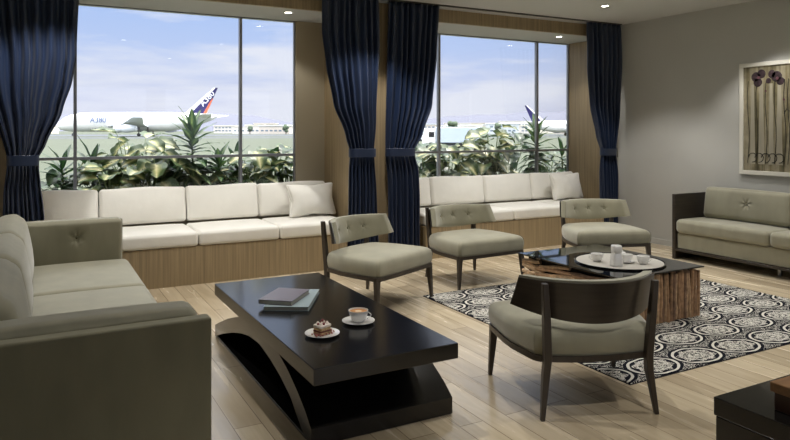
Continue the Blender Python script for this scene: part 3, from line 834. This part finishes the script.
for px_, py_, pz in ((-.006, -.016, .047), (.005, .012, .047), (.022, -.002, .045), (-.022, .002, .045), (0, -.002, .058)):
    r_ = .0065; lathe(bm, [(0, -r_), (r_ * .7, -r_ * .7), (r_, 0), (r_ * .7, r_ * .7), (0, r_)], 10, T((px_, py_, pz)))
obj('berry', bm, berry, t, smooth=True)
bm = NB(); rnd = random.Random(5)
for k in range(26):
    a = rnd.uniform(math.pi * .9, math.pi * 2.1); rr_ = rnd.uniform(.035, .058); r_ = rnd.uniform(.003, .006)
    lathe(bm, [(0, -r_ * .6), (r_, -r_ * .2), (r_ * .8, r_ * .5), (0, r_ * .7)], 7, T((rr_ * math.cos(a), rr_ * math.sin(a) * .8, .0075)) @ RX(rnd.random()))
t.scale = (1.15, 1.15, 1.2)
obj('crumb', bm, mat('crumbs', srgb(150, 92, 84), .8), t)['kind'] = 'stuff'

# ------------------------------------------------------------------ stick table with black glass
t = thing('stick_table', 'low square table of stacked driftwood sticks with a black glass top on the rug', 'table', (4.05, 3.94, .0115))
X0, X1, Y0, Y1 = -.405, .487, -.56, .54
tones = [mat('stick_%d' % i, srgb(*c), .8, var=((30, 30, 30), .3, 4), bump=((60, 60, 60), .5, .003)) for i, c in enumerate([(178, 146, 112), (150, 118, 88), (198, 166, 130), (128, 100, 78), (168, 132, 98)])]
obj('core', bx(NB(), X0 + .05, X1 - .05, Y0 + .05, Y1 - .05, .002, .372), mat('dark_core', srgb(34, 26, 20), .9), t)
rnd = random.Random(3)
def stick(p, q, r_, k):
    p, q = Vector(p), Vector(q); n_ = 5; pts = []; rads = []
    for i in range(n_ + 1):
        u = i / n_; o_ = Vector((rnd.uniform(-1, 1), rnd.uniform(-1, 1), rnd.uniform(-1, 1))) * r_ * .22
        pts.append(p.lerp(q, u) + o_); rads.append(r_ * rnd.uniform(.8, 1.1))
    bm = NB(); tube(bm, pts, rads, 7); return obj('stick', bm, tones[k % 5], t, smooth=50)
x = X0 + .012; k = 0
while x < X1:   # upright sticks on the near side
    r_ = rnd.uniform(.012, .019); h = rnd.uniform(.355, .378)
    stick((x, Y0 + .03 + rnd.uniform(-.008, .006), .004), (x + rnd.uniform(-.014, .014), Y0 + .03 + rnd.uniform(-.008, .006), h), r_, rnd.randrange(5)); x += r_ * 1.75
z = .026
while z < .362:   # lying sticks on the side facing the coffee table
    y = Y0 + .05
    while y < Y1 - .02:
        ln = rnd.uniform(.25, .5); r_ = rnd.uniform(.015, .022); e = min(y + ln, Y1 - .005)
        tl = rnd.uniform(-.028, .028)
        stick((X0 + .03 + rnd.uniform(-.008, .008), y, max(z - tl, r_ + .002)), (X0 + .03 + rnd.uniform(-.008, .008), e, min(max(z + tl, r_ + .002), .36)), r_, rnd.randrange(5)); y = e + .01
    z += .031
obj('glass_top', bx(NB(), X0 - .012, X1 + .012, Y0 - .012, Y1 + .012, .381, .3925, .002, 1), black_glass, t)
ZT = .0115 + .3925 + .0005
# tray and crockery
TX, TY = 4.085, 3.79
t = thing('round_tray', 'round white tray with dark rim on the black glass table', 'tray', (TX, TY, ZT))
bm = NB(); lathe(bm, [(0, .0), (.325, .0), (.335, .004), (.335, .008), (0, .008)], 64); obj('tray_base', bm, mat('tray_white', srgb(188, 184, 175), .3), t, smooth=30)
bm = NB(); lathe(bm, [(.330, .0), (.345, .001), (.349, .010), (.346, .013), (.340, .012), (.333, .008)], 64); obj('rim', bm, black_gloss, t, smooth=40)
ZTr = ZT + .0085
def small_cup(x, y, label, a, sc=1.0, withs=False):
    sc *= 1.15
    if withs:
        s_ = thing('saucer', 'small white saucer under the middle-right cup on the round tray', 'saucer', (x, y, ZTr))
        bm = NB(); saucer(bm, .062); obj('dish', bm, porcelain, s_, smooth=40)
    t = thing('tea_cup', label, 'cup', (x, y, ZTr + (.0065 if withs else 0)), group='white cups on the round tray')
    bm = NB(); lathe(bm, cup_prof(.043 * sc, .055 * sc), 32); obj('cup_body', bm, porcelain, t, smooth=40)
    bm = NB(); handle(bm, .043 * sc, .055 * sc, a); obj('handle', bm, porcelain, t, smooth=True)
small_cup(3.915, 3.86, 'leftmost white cup on the round tray', R(150))
small_cup(4.085, 3.715, 'white cup right of the tall white pot on the tray', R(30), .95, True)
small_cup(4.155, 3.615, 'rightmost white cup on the round tray', R(-25))
t = thing('sugar_bowl', 'little round white lidded bowl behind the cup right of the pot', 'bowl', (4.17, 3.84, ZTr))
bm = NB(); lathe(bm, [(0, .001), (.02, .001), (.034, .018), (.036, .032), (.03, .046)], 28); obj('bowl_body', bm, porcelain, t, smooth=True)
bm = NB(); lathe(bm, [(.032, .046), (.024, .057), (.008, .062), (.008, .068), (.006, .074), (0, .075)], 28); obj('lid', bm, porcelain, t, smooth=True)
t = thing('milk_pot', 'tall white porcelain pot standing at the front of the round tray', 'pot', (3.92, 3.665, ZTr), R(-20))
bm = NB()
def sq(r, z, k=.55): return [Vector((r * (abs(math.cos(a)) ** k) * (1 if math.cos(a) > 0 else -1), r * (abs(math.sin(a)) ** k) * (1 if math.sin(a) > 0 else -1), z)) for a in [2 * math.pi * i / 32 for i in range(32)]]
loft(bm, [sq(.041, .001), sq(.044, .006), sq(.042, .05), sq(.036, .085), sq(.033, .10)]); obj('pot_body', bm, porcelain, t, smooth=50)
bm = NB(); loft(bm, [sq(.032, .1005), sq(.036, .105), sq(.037, .145), sq(.034, .157), sq(.028, .160)]); obj('lid', bm, porcelain, t, smooth=50)

# ------------------------------------------------------------------ side table, bottom right
t = thing('side_table', 'glossy black cube side table cut off by the lower right corner', 'table', (2.66, 1.20, 0))
obj('body', bx(NB(), -.415, .415, -.415, .415, .02, .378, .003, 1), black_gloss, t)
obj('tabletop', bx(NB(), -.42, .42, -.42, .42, .381, .45, .003, 2), black_gloss, t)
obj('plinth', bx(NB(), -.38, .38, -.38, .38, 0, .02), black_gloss, t)
t = thing('wooden_box', 'small brown wooden box on the glossy black side table', 'box', (2.465, 1.29, .4505))
wb = mat('box_wood', srgb(118, 84, 52), .4, var=((4, 40, 40), .25, 4)); wd_ = mat('box_dark_wood', srgb(58, 34, 22), .4)
obj('lid', bx(NB(), -.15, .19, -.17, .16, .064, .10, .004, 2), wb, t)
obj('body', bx(NB(), -.14, .18, -.16, .15, 0, .064, .003, 1), wd_, t)

# ------------------------------------------------------------------ planter and plants outside
struct('terrace', bx(NB(), -6, 13, YW + .15, 9.6, -.9, .10), mat('terrace_stone', srgb(112, 110, 112), .8))
for nm, a, b, l in (('planter', 0.0, 3.15, 'long grey planter outside the left window'), ('planter', 3.7, 7.4, 'long grey planter outside the right window')):
    t = thing(nm, l, 'planter', ((a + b) / 2, 8.0, .1)); h = (b - a) / 2
    bm = NB(); bx(bm, -h, h, -.42, -.38, 0, .48); bx(bm, -h, h, .38, .42, 0, .48); bx(bm, -h, -h + .04, -.38, .38, 0, .48); bx(bm, h - .04, h, -.38, .38, 0, .48)
    obj('box', bm, mat('planter_grey', srgb(92, 96, 98), .6), t); obj('soil', bx(NB(), -h + .04, h - .04, -.38, .38, .3, .42), mat('soil', srgb(56, 44, 34), .95, var=((30, 30, 30), .4, 4)), t)
ZS = .52
LM = {'varieg': leaf_mat('variegated_leaf', srgb(210, 200, 152), srgb(150, 154, 102), srgb(66, 86, 50)),
      'deep': leaf_mat('deep_green_leaf', srgb(58, 84, 44), srgb(44, 74, 40), srgb(30, 56, 32)),
      'fresh': leaf_mat('fresh_green_leaf', srgb(122, 140, 84), srgb(78, 106, 60), srgb(50, 78, 46))}
stem_m = mat('plant_stem', srgb(84, 100, 52), .6)
def leaf(bm, uvl, base, direc, up, ln, wd, droop, kind):
    d = Vector(direc).normalized(); s = d.cross(Vector(up));
    if s.length < 1e-4: s = d.cross(Vector((1, 0, 0)))
    s.normalize(); n_ = s.cross(d).normalized()
    ns, rows = 9, []
    p = Vector(base)
    for i in range(ns + 1):
        u = i / ns
        if kind == 'lance': wv = wd * (math.sin(math.pi * min(1, u ** .7 * .97 + .03)) ** .8)
        else: wv = wd * (math.sin(math.pi * (u ** .62)) ** .72) if u < 1 else 0
        wav = .10 * wd * math.sin(u * 14)
        cur = d * math.cos(droop * u) - n_ * math.sin(droop * u)
        nn = n_ * math.cos(droop * u) + d * math.sin(droop * u)
        rows.append([(p + s * k * wv + nn * (abs(k) * wv * .28 + (wav if abs(k) == 1 else 0)), abs(k)) for k in (-1, -.5, 0, .5, 1)])
        p = p + cur * (ln / ns)
    V = [[(bm.verts.new(q), k) for q, k in r] for r in rows]
    for a, b_ in zip(V, V[1:]):
        for j in range(4):
            try: f = bm.faces.new([a[j][0], a[j + 1][0], b_[j + 1][0], b_[j][0]])
            except ValueError: continue
            for lp, kk in zip(f.loops, (a[j][1], a[j + 1][1], b_[j + 1][1], b_[j][1])): lp[uvl].uv = (kk, 0)
def broad_plant(x, y, h, n, label, m='varieg', sz=.26, seed=0, spread=.42):
    rnd = random.Random(seed); t = thing('broadleaf_plant', label, 'plant', (x, y, ZS), group=None)
    bm = NB(); uvl = bm.loops.layers.uv.new('uv'); sb = NB()
    for i in range(n):
        a = i * 2.4 + rnd.uniform(-.4, .4); lv = (i + .5) / n
        rad = spread * rnd.uniform(.25, 1) * (1 - .35 * lv); z = (h - .08) * (.22 + .78 * lv ** .8) * rnd.uniform(.88, 1.04)
        b0 = Vector((math.cos(a) * .04, math.sin(a) * .04, 0)); tip = Vector((math.cos(a) * rad, math.sin(a) * rad * .7, z))
        tube(sb, [b0, b0.lerp(tip, .5) + Vector((0, 0, z * .16)), tip], [.008, .006, .004], 5)
        s_ = sz * rnd.uniform(.75, 1.15)
        d = Vector((math.cos(a) * rnd.uniform(.5, 1), math.sin(a) * .6, rnd.uniform(-.35, .35)))
        leaf(bm, uvl, tip, d, (rnd.uniform(-.3, .3), rnd.uniform(-.7, -.05), 1), s_, s_ * .40, rnd.uniform(.4, 1.2), 'broad')
    obj('foliage', bm, LM[m], t, smooth=True); obj('stem', sb, stem_m, t, smooth=True)
def spiky_plant(x, y, h, n, label, m='deep', ln=.30, seed=0, wd=.035):
    if m == 'fresh': wd = .05; n = int(n * 1.3)
    rnd = random.Random(seed); t = thing('spiky_plant', label, 'plant', (x, y, ZS))
    bm = NB(); uvl = bm.loops.layers.uv.new('uv'); sb = NB(); hs = h - ln * .75
    tube(sb, [(0, 0, 0), (.01, 0, hs * .5), (0, .01, hs)], [.016, .014, .008], 7)
    for i in range(n):
        u = i / n; a = i * 2.4; z = hs * (.35 + .65 * u)
        el = -.15 + 1.5 * u ** 2.2
        d = Vector((math.cos(a) * math.cos(el), math.sin(a) * math.cos(el), math.sin(el)))
        leaf(bm, uvl, (0, 0, z), d, (0, 0, 1), ln * rnd.uniform(.8, 1.1), wd * rnd.uniform(.8, 1.1), rnd.uniform(.5, 1.0) * (1 - .5 * u), 'lance')
    obj('foliage', bm, LM[m], t, smooth=True); obj('stem', sb, stem_m, t, smooth=True)
# (pixel column, y depth) -> x
def px(u, y):
    A = R(28.4); k = (u - 395) / 661
    return y * (math.sin(A) + k * math.cos(A)) / (math.cos(A) - k * math.sin(A))
PL = [
 ('s', 62, 8.05, .80, 26, 'dark spiky plant at the left end of the left window, beside the curtain', 'deep', .34),
 ('s', 92, 8.05, .86, 26, 'dark spiky plant just right of the left mullion', 'deep', .36),
 ('b', 112, 7.8, .66, 18, 'low broad-leaved plant between the two dark spiky ones', 'varieg', .26),
 ('b', 134, 8.1, 1.00, 22, 'tall cream-leaved plant below the lettering of the airliner', 'varieg', .34),
 ('b', 156, 7.85, .80, 26, 'bushy cream-leaved plant left of the tall spiky palm', 'varieg', .28),
 ('s', 192, 7.95, 1.20, 40, 'tall green spiky plant in front of the airliner tail', 'fresh', .36),
 ('b', 180, 8.15, .70, 22, 'dark broad-leaved plant behind the foot of the tall spiky one', 'deep', .26),
 ('s', 219, 7.85, .80, 24, 'short green spiky plant right of the tall one in the left window', 'fresh', .28),
 ('s', 236, 8.1, .84, 24, 'dark spiky plant next to the middle mullion of the left window', 'deep', .30),
 ('b', 252, 7.85, .78, 24, 'cream-leaved plant just right of the middle mullion, left window', 'varieg', .26),
 ('b', 274, 8.1, .80, 24, 'cream-leaved plant at the right end of the left window', 'varieg', .26),
 ('b', 292, 7.8, .84, 22, 'dark leafy plant against the right edge of the left window', 'deep', .24),
 ('b', 424, 7.95, .84, 22, 'leafy plant beside the curtain in the right window', 'deep', .26),
 ('b', 447, 7.8, .82, 26, 'cream-leaved plant by the left mullion of the right window', 'varieg', .28),
 ('b', 468, 8.1, .86, 24, 'low cream-leaved plant left of the tall one in the right window', 'varieg', .28),
 ('b', 492, 7.9, 1.04, 26, 'tall cream-leaved plant in the middle of the right window', 'varieg', .32),
 ('b', 510, 8.15, 1.00, 16, 'dark broad-leaved plant with drooping leaves in the right window', 'deep', .34),
 ('s', 536, 7.95, 1.16, 36, 'tall spiky plant at the right mullion of the right window', 'fresh', .36),
 ('s', 562, 8.0, .86, 26, 'dark spiky plant at the right end of the right window', 'deep', .32),
]
PL += [('b', u_, 8.22, .62, 30, 'dark low plant, %s' % w_, 'deep', .22) for u_, w_ in (
  (70, 'behind the leftmost spiky plant'), (104, 'between the left mullion and the cream leaves'), (166, 'left of the tall green spiky plant'),
  (206, 'right of the tall green spiky plant, left window'), (246, 'just right of the middle mullion, left window'), (284, 'at the right end of the left window'),
  (434, 'at the left end of the right window'), (480, 'left of the tall cream-leaved one in the right window'), (548, 'behind the tall spiky plant of the right window'))]
for i, (k, u, y, h, n, l, m_, s_) in enumerate(PL):
    if k == 'b' and m_ == 'varieg': n = int(n * 1.25)
    if k == 's': spiky_plant(px(u, y), y, h, n, l, m_, s_, i)
    else: broad_plant(px(u, y), y, h, n, l, m_, s_, i)

# ------------------------------------------------------------------ airfield
ZG = -.9
def at(u, dist):   # point on the ground seen in column u at a depth along the view axis
    A = R(28.4); k = (u - 395) / 661
    return Vector(((math.sin(A) + k * math.cos(A)) * dist, (math.cos(A) - k * math.sin(A)) * dist, ZG))
VX = Vector((math.cos(R(28.4)), -math.sin(R(28.4)), 0))   # across the view
VY = Vector((math.sin(R(28.4)), math.cos(R(28.4)), 0))
grass_m = mat('airfield_grass', srgb(68, 74, 58), .95, var=((.02, .02, .02), .12, 5))
tarmac_m = mat('tarmac', srgb(76, 80, 90), .85, var=((.05, .05, .05), .08, 4))
bm = NB(); V = [bm.verts.new(p) for p in ((-6000, -60, ZG), (9000, -60, ZG), (9000, 9000, ZG), (-6000, 9000, ZG))]; bm.faces.new(V)
g = struct('airfield_ground', bm, grass_m)
for i, (d0, d1) in enumerate(((20, 60), (84, 104), (196, 330), (420, 470))):
    bm = NB(); c = [VY * d0 - VX * 900, VY * d0 + VX * 900, VY * d1 + VX * 900, VY * d1 - VX * 900]
    A_ = [bm.verts.new((p.x, max(p.y, 10), ZG + .03 + i * .01)) for p in c]; bm.faces.new(A_)
    bmesh.ops.recalc_face_normals(bm, faces=bm.faces)
    struct('taxiway', bm, tarmac_m)
white_body = mat('aircraft_white', srgb(240, 240, 240), .35)
navy_fin = mat('fin_navy', srgb(34, 28, 84), .4); orange_fin = mat('fin_orange', srgb(214, 96, 60), .4)
belly = mat('aircraft_belly', srgb(222, 226, 234), .4); letter_m = mat('letter_blue', srgb(70, 92, 140), .5); letter_w = mat('letter_white', srgb(244, 244, 248), .5)
def text_mesh(name, s, size, m, parent, mtx, ext=.05):
    cu = bpy.data.curves.new(name, 'FONT'); cu.body = s; cu.size = size; cu.extrude = ext; cu.align_x = 'CENTER'; cu.align_y = 'CENTER'
    o = bpy.data.objects.new('tmp', cu); C.objects.link(o); dg = bpy.context.evaluated_depsgraph_get()
    me = bpy.data.meshes.new_from_object(o.evaluated_get(dg)); bpy.data.objects.remove(o)
    me.materials.clear(); me.materials.append(m)
    q = bpy.data.objects.new(name, me); C.objects.link(q); q.parent = parent; q.matrix_local = mtx
    return q
def airliner(center, ang, label, L=71, fin_flip=1, text=True, plane_mat=white_body):
    """local +x = towards the tail, local -y = side facing the camera"""
    t = thing('airliner', label, 'airplane', center, ang)
    s = L / 71; st = []
    for x, r_, zc in ((-35.5, .1, 4.6), (-35, 1.0, 4.7), (-34, 1.9, 4.9), (-32, 2.9, 5.3), (-29, 3.7, 5.8), (-25, 4.15, 6.2), (-18, 4.3, 6.3), (0, 4.3, 6.3), (14, 4.2, 6.4), (22, 3.5, 7.0), (28, 2.5, 7.7), (33, 1.4, 8.4), (35.5, .4, 8.9)):
        st.append([Vector((x * s, r_ * .86 * s * math.cos(a), (zc + r_ * math.sin(a)) * s)) for a in [2 * math.pi * i / 24 for i in range(24)]])
    bm = NB(); loft(bm, st); fu = obj('fuselage', bm, plane_mat, t, smooth=50)
    wn = NB()
    for sd in (-1, 1):
        loft(wn, [[Vector((x * s, sd * y * s, z * s)) for x, y, z in q] for q in (
            [(-12, 3, 4.3), (6, 3, 4.0), (6, 3, 4.9), (-12, 3, 5.4)], [(0, 16, 5.2), (9, 16, 5.1), (9, 16, 5.6), (0, 16, 5.9)], [(13, 38, 7.6), (17, 38, 7.6), (17, 38, 7.8), (13, 38, 7.9)])])
    obj('wing', wn, belly, t, smooth=30)
    sb = NB()
    for sd in (-1, 1):
        loft(sb, [[Vector((x * s, sd * y * s, z * s)) for x, y, z in q] for q in (
            [(23, 1, 8.0), (33, 1, 8.0), (33, 1, 8.5), (23, 1, 8.7)], [(33, 14, 9.4), (37, 14, 9.4), (37, 14, 9.6), (33, 14, 9.7)])])
    obj('tailplane', sb, white_body, t, smooth=30)
    fn = NB(); fin = [(22.5, 9.6), (30.5, 9.9), (35.6, 21.4), (34.2, 21.4)]
    prism(fn, [(a * s, b * s) for a, b in fin], -.45, .45, 'y'); f_ = obj('tail_fin', fn, navy_fin, t)
    fo = NB()
    if text: prism(fo, [(a * s, b * s) for a, b in ((29.3, 9.8), (30.6, 9.9), (33.6, 16.8), (32.6, 15.6))], -.5, .5, 'y'); obj('fin_stripe', fo, orange_fin, f_)
    else: fo.free()
    lead = NB(); prism(lead, [(a * s, b * s) for a, b in ((20.6, 9.6), (23.4, 9.7), (34.8, 21.4), (34.0, 21.4))], -.52, .52, 'y'); obj('fin_edge', lead, white_body, f_)
    en = NB()
    for sd, ex, ey in ((-1, -4, 14.5), (-1, 4, 25), (1, -4, 14.5), (1, 4, 25)):
        lathe(en, [(1.1 * s, 0), (1.6 * s, .2), (1.7 * s, 2 * s), (1.2 * s, 5.5 * s), (.5 * s, 6 * s)], 16, T((ex * s, sd * ey * s, 3.3 * s)) @ RY(R(90)))
    obj('engine', en, belly, t, smooth=40)
    gr = NB()
    for gx, gy in ((-28, 0), (2, -3), (2, 3), (6, -3), (6, 3)):
        tube(gr, [(gx * s, gy * s, .6), (gx * s, gy * s, 4 * s)], .25, 6)
        lathe(gr, [(0, -.5), (.7, -.5), (.7, .5), (0, .5)], 12, T((gx * s, gy * s, .72)) @ RX(R(90)))
    obj('landing_gear', gr, mat('gear_dark', srgb(60, 60, 64), .6), t)
    if text:
        text_mesh('lettering', 'A380', 3.3 * s, letter_m, fu, T((-15.5 * s, -3.9 * s, 7.1 * s)) @ RX(R(82)))
        d = math.atan2(11.7, 10.6)
        text_mesh('fin_lettering', 'A380', 3.6 * s, letter_w, f_, T((31.2 * s, -.56, 16.6 * s)) @ RX(R(90)) @ RZ(d), .05)
    return t
# nose at column 60, tail at column 238
D = 292
c = at(137, D)
airliner(c, R(-28.4), 'white airliner with a navy tail parked beyond the left window')
c2 = at(575, 330)
t2 = airliner(c2, R(180 - 28.4) , 'white airliner with purple tail at the right end of the right window', 50, text=False)
# truck in the right window
def truck(u, d, label, col, ang=-28.4, L=9):
    p = at(u, d); t = thing('service_truck', label, 'truck', (p.x, p.y, p.z + .05), R(ang))
    body = mat('truck_%s' % str(col), srgb(*col), .4)
    obj('cargo_box', bx(NB(), -L * .28, L * .5, -1.3, 1.3, .9, 2.75, .1, 2), body, t)
    bm = NB(); prism(bm, [(-L * .5, .8), (-L * .29, .8), (-L * .29, 2.4), (-L * .4, 2.4), (-L * .48, 1.7), (-L * .5, 1.6)], -1.2, 1.2, 'y'); cb = obj('cab', bm, white_body, t)
    bm = NB(); bx(bm, -L * .40, -L * .31, -1.23, -1.19, 1.6, 2.2); obj('side_window', bm, black_glass, cb)
    bm = NB(); bx(bm, -L * .48, L * .48, -1.0, 1.0, .6, .9); obj('chassis', bm, tarmac_m, t)
    for x in (-L * .36, L * .12, L * .34):
        bm = NB(); lathe(bm, [(0, -1.25), (.5, -1.25), (.5, 1.25), (0, 1.25)], 16, T((x, 0, .5)) @ RX(R(90))); obj('wheel', bm, mat('tyre', srgb(30, 30, 32), .8), t)
truck(452, 78, 'pale blue airport truck behind the plants of the right window', (190, 202, 220), L=7)
truck(436, 110, 'white airport truck near the left mullion of the right window', (222, 228, 236), L=11)
# distant buildings
rnd = random.Random(11)
bmats = [mat('building_%d' % i, srgb(*c), .8) for i, c in enumerate([(236, 234, 230), (214, 208, 204), (226, 220, 206), (206, 196, 188), (204, 210, 216)])]
win_band = mat('building_glass', srgb(110, 124, 140), .3)
BL = [(246, 620, 30, 9), (256, 560, 20, 11), (266, 600, 26, 14), (276, 540, 34, 10), (288, 640, 26, 12), (298, 580, 30, 9), (226, 700, 30, 12), (40, 640, 40, 11),
      (426, 600, 30, 13), (440, 700, 26, 12), (457, 640, 34, 15), (470, 560, 24, 10), (480, 680, 36, 16), (492, 600, 20, 12), (502, 540, 34, 13), (514, 720, 44, 20), (528, 660, 26, 12), (560, 700, 60, 18), (574, 560, 40, 13)]
_w = {'l': 'of the left window', 'r': 'of the right window'}
BLL = ['white flat building right of the middle mullion ' + _w['l'], 'small grey building right of the middle mullion, second from it, left window', 'cream building midway between the middle mullion and the edge ' + _w['l'],
  'brownish long building before the right edge ' + _w['l'], 'bluish flat building at the right edge ' + _w['l'], 'white far building hidden by the niche end ' + _w['l'],
  'grey far building just left of the middle mullion ' + _w['l'], 'cream far building behind the leftmost curtain, nose side of the airliner',
  'brownish building behind the curtain at the left end ' + _w['r'], 'bluish far building just right of the left mullion ' + _w['r'], 'long white building above the pale truck ' + _w['r'],
  'small grey building right of the long white one ' + _w['r'], 'cream long building left of the tall cream plant ' + _w['r'], 'small brownish building above the tall cream plant ' + _w['r'],
  'bluish building just left of the purple tail fin ' + _w['r'], 'white far hall directly behind the purple tail fin ' + _w['r'], 'grey building left of the right mullion, behind the tail fin, right window',
  'cream far hall behind the second airliner, right of the right mullion', 'brownish building at the very right edge ' + _w['r']]
for i, (u, d, w_, h) in enumerate(BL):
    h *= .62; w_ *= .72; p = at(u, d); side = 'left' if u < 300 else 'right'
    t = thing('airport_building', BLL[i], 'building', p, R(-28.4), group='far buildings along the airfield')
    obj('wall', bx(NB(), -w_ / 2, w_ / 2, -8, 8, 0, h), bmats[i % 5], t)
    obj('roof', bx(NB(), -w_ / 2 - .5, w_ / 2 + .5, -8.5, 8.5, h, h + .8), bmats[(i + 1) % 5], t)
    bm = NB(); z = 2.0
    while z < h - 1.8:
        x = -w_ / 2 + 1.5
        while x < w_ / 2 - 3: bx(bm, x, x + 2.2, -8.08, -8, z, z + 1.3); x += 3.6
        z += 3.2
    obj('window', bm, win_band, t)
for i, (u, d, h) in enumerate(((452, 420, 9), (446, 480, 6), (570, 420, 9), (286, 460, 7), (250, 470, 6), (498, 470, 8))):
    p = at(u, d); t = thing('far_tree', ['tallest dark tree right of the left mullion, right window', 'smaller tree just left of the tallest one, right window', 'far tree at the right edge of the right window', 'far tree near the right edge of the left window', 'tiny far tree just right of the middle mullion, left window', 'far tree in the middle of the right window'][i], 'tree', p, group='far trees by the airfield')
    bm = NB(); rr_ = random.Random(i)
    for k in range(14):
        a = rr_.uniform(0, 6.28); q = Vector((math.cos(a) * h * .22 * rr_.random(), math.sin(a) * h * .2, h * rr_.uniform(.35, .85))); s_ = h * rr_.uniform(.12, .2)
        nb = bmesh.new(); bmesh.ops.create_icosphere(nb, subdivisions=2, radius=s_)
        for v in nb.verts: v.co *= 1 + .3 * noise.noise(v.co * (3 / s_))
        merge(bm, nb, T(q))
    obj('crown', bm, mat('far_foliage', srgb(84, 98, 78), .9), t, smooth=True)
    bm = NB(); tube(bm, [(0, 0, 0), (0, 0, h * .5)], .35, 6); obj('trunk', bm, mat('far_trunk', srgb(90, 80, 70), .9), t)
# mountains
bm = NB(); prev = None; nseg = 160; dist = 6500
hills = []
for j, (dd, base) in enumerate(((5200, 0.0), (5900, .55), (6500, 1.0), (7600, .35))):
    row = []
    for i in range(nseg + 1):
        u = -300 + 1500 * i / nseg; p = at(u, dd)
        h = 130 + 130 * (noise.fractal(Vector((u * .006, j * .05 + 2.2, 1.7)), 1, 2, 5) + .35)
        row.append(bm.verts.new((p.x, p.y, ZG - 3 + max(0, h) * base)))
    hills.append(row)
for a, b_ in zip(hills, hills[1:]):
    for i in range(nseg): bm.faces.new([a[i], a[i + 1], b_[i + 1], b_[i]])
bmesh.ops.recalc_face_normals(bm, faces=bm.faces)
struct('hills', bm, mat('hazy_hill_rock', srgb(84, 86, 100), .95), smooth=True)  # violet of the distance haze is put into the rock's base colour
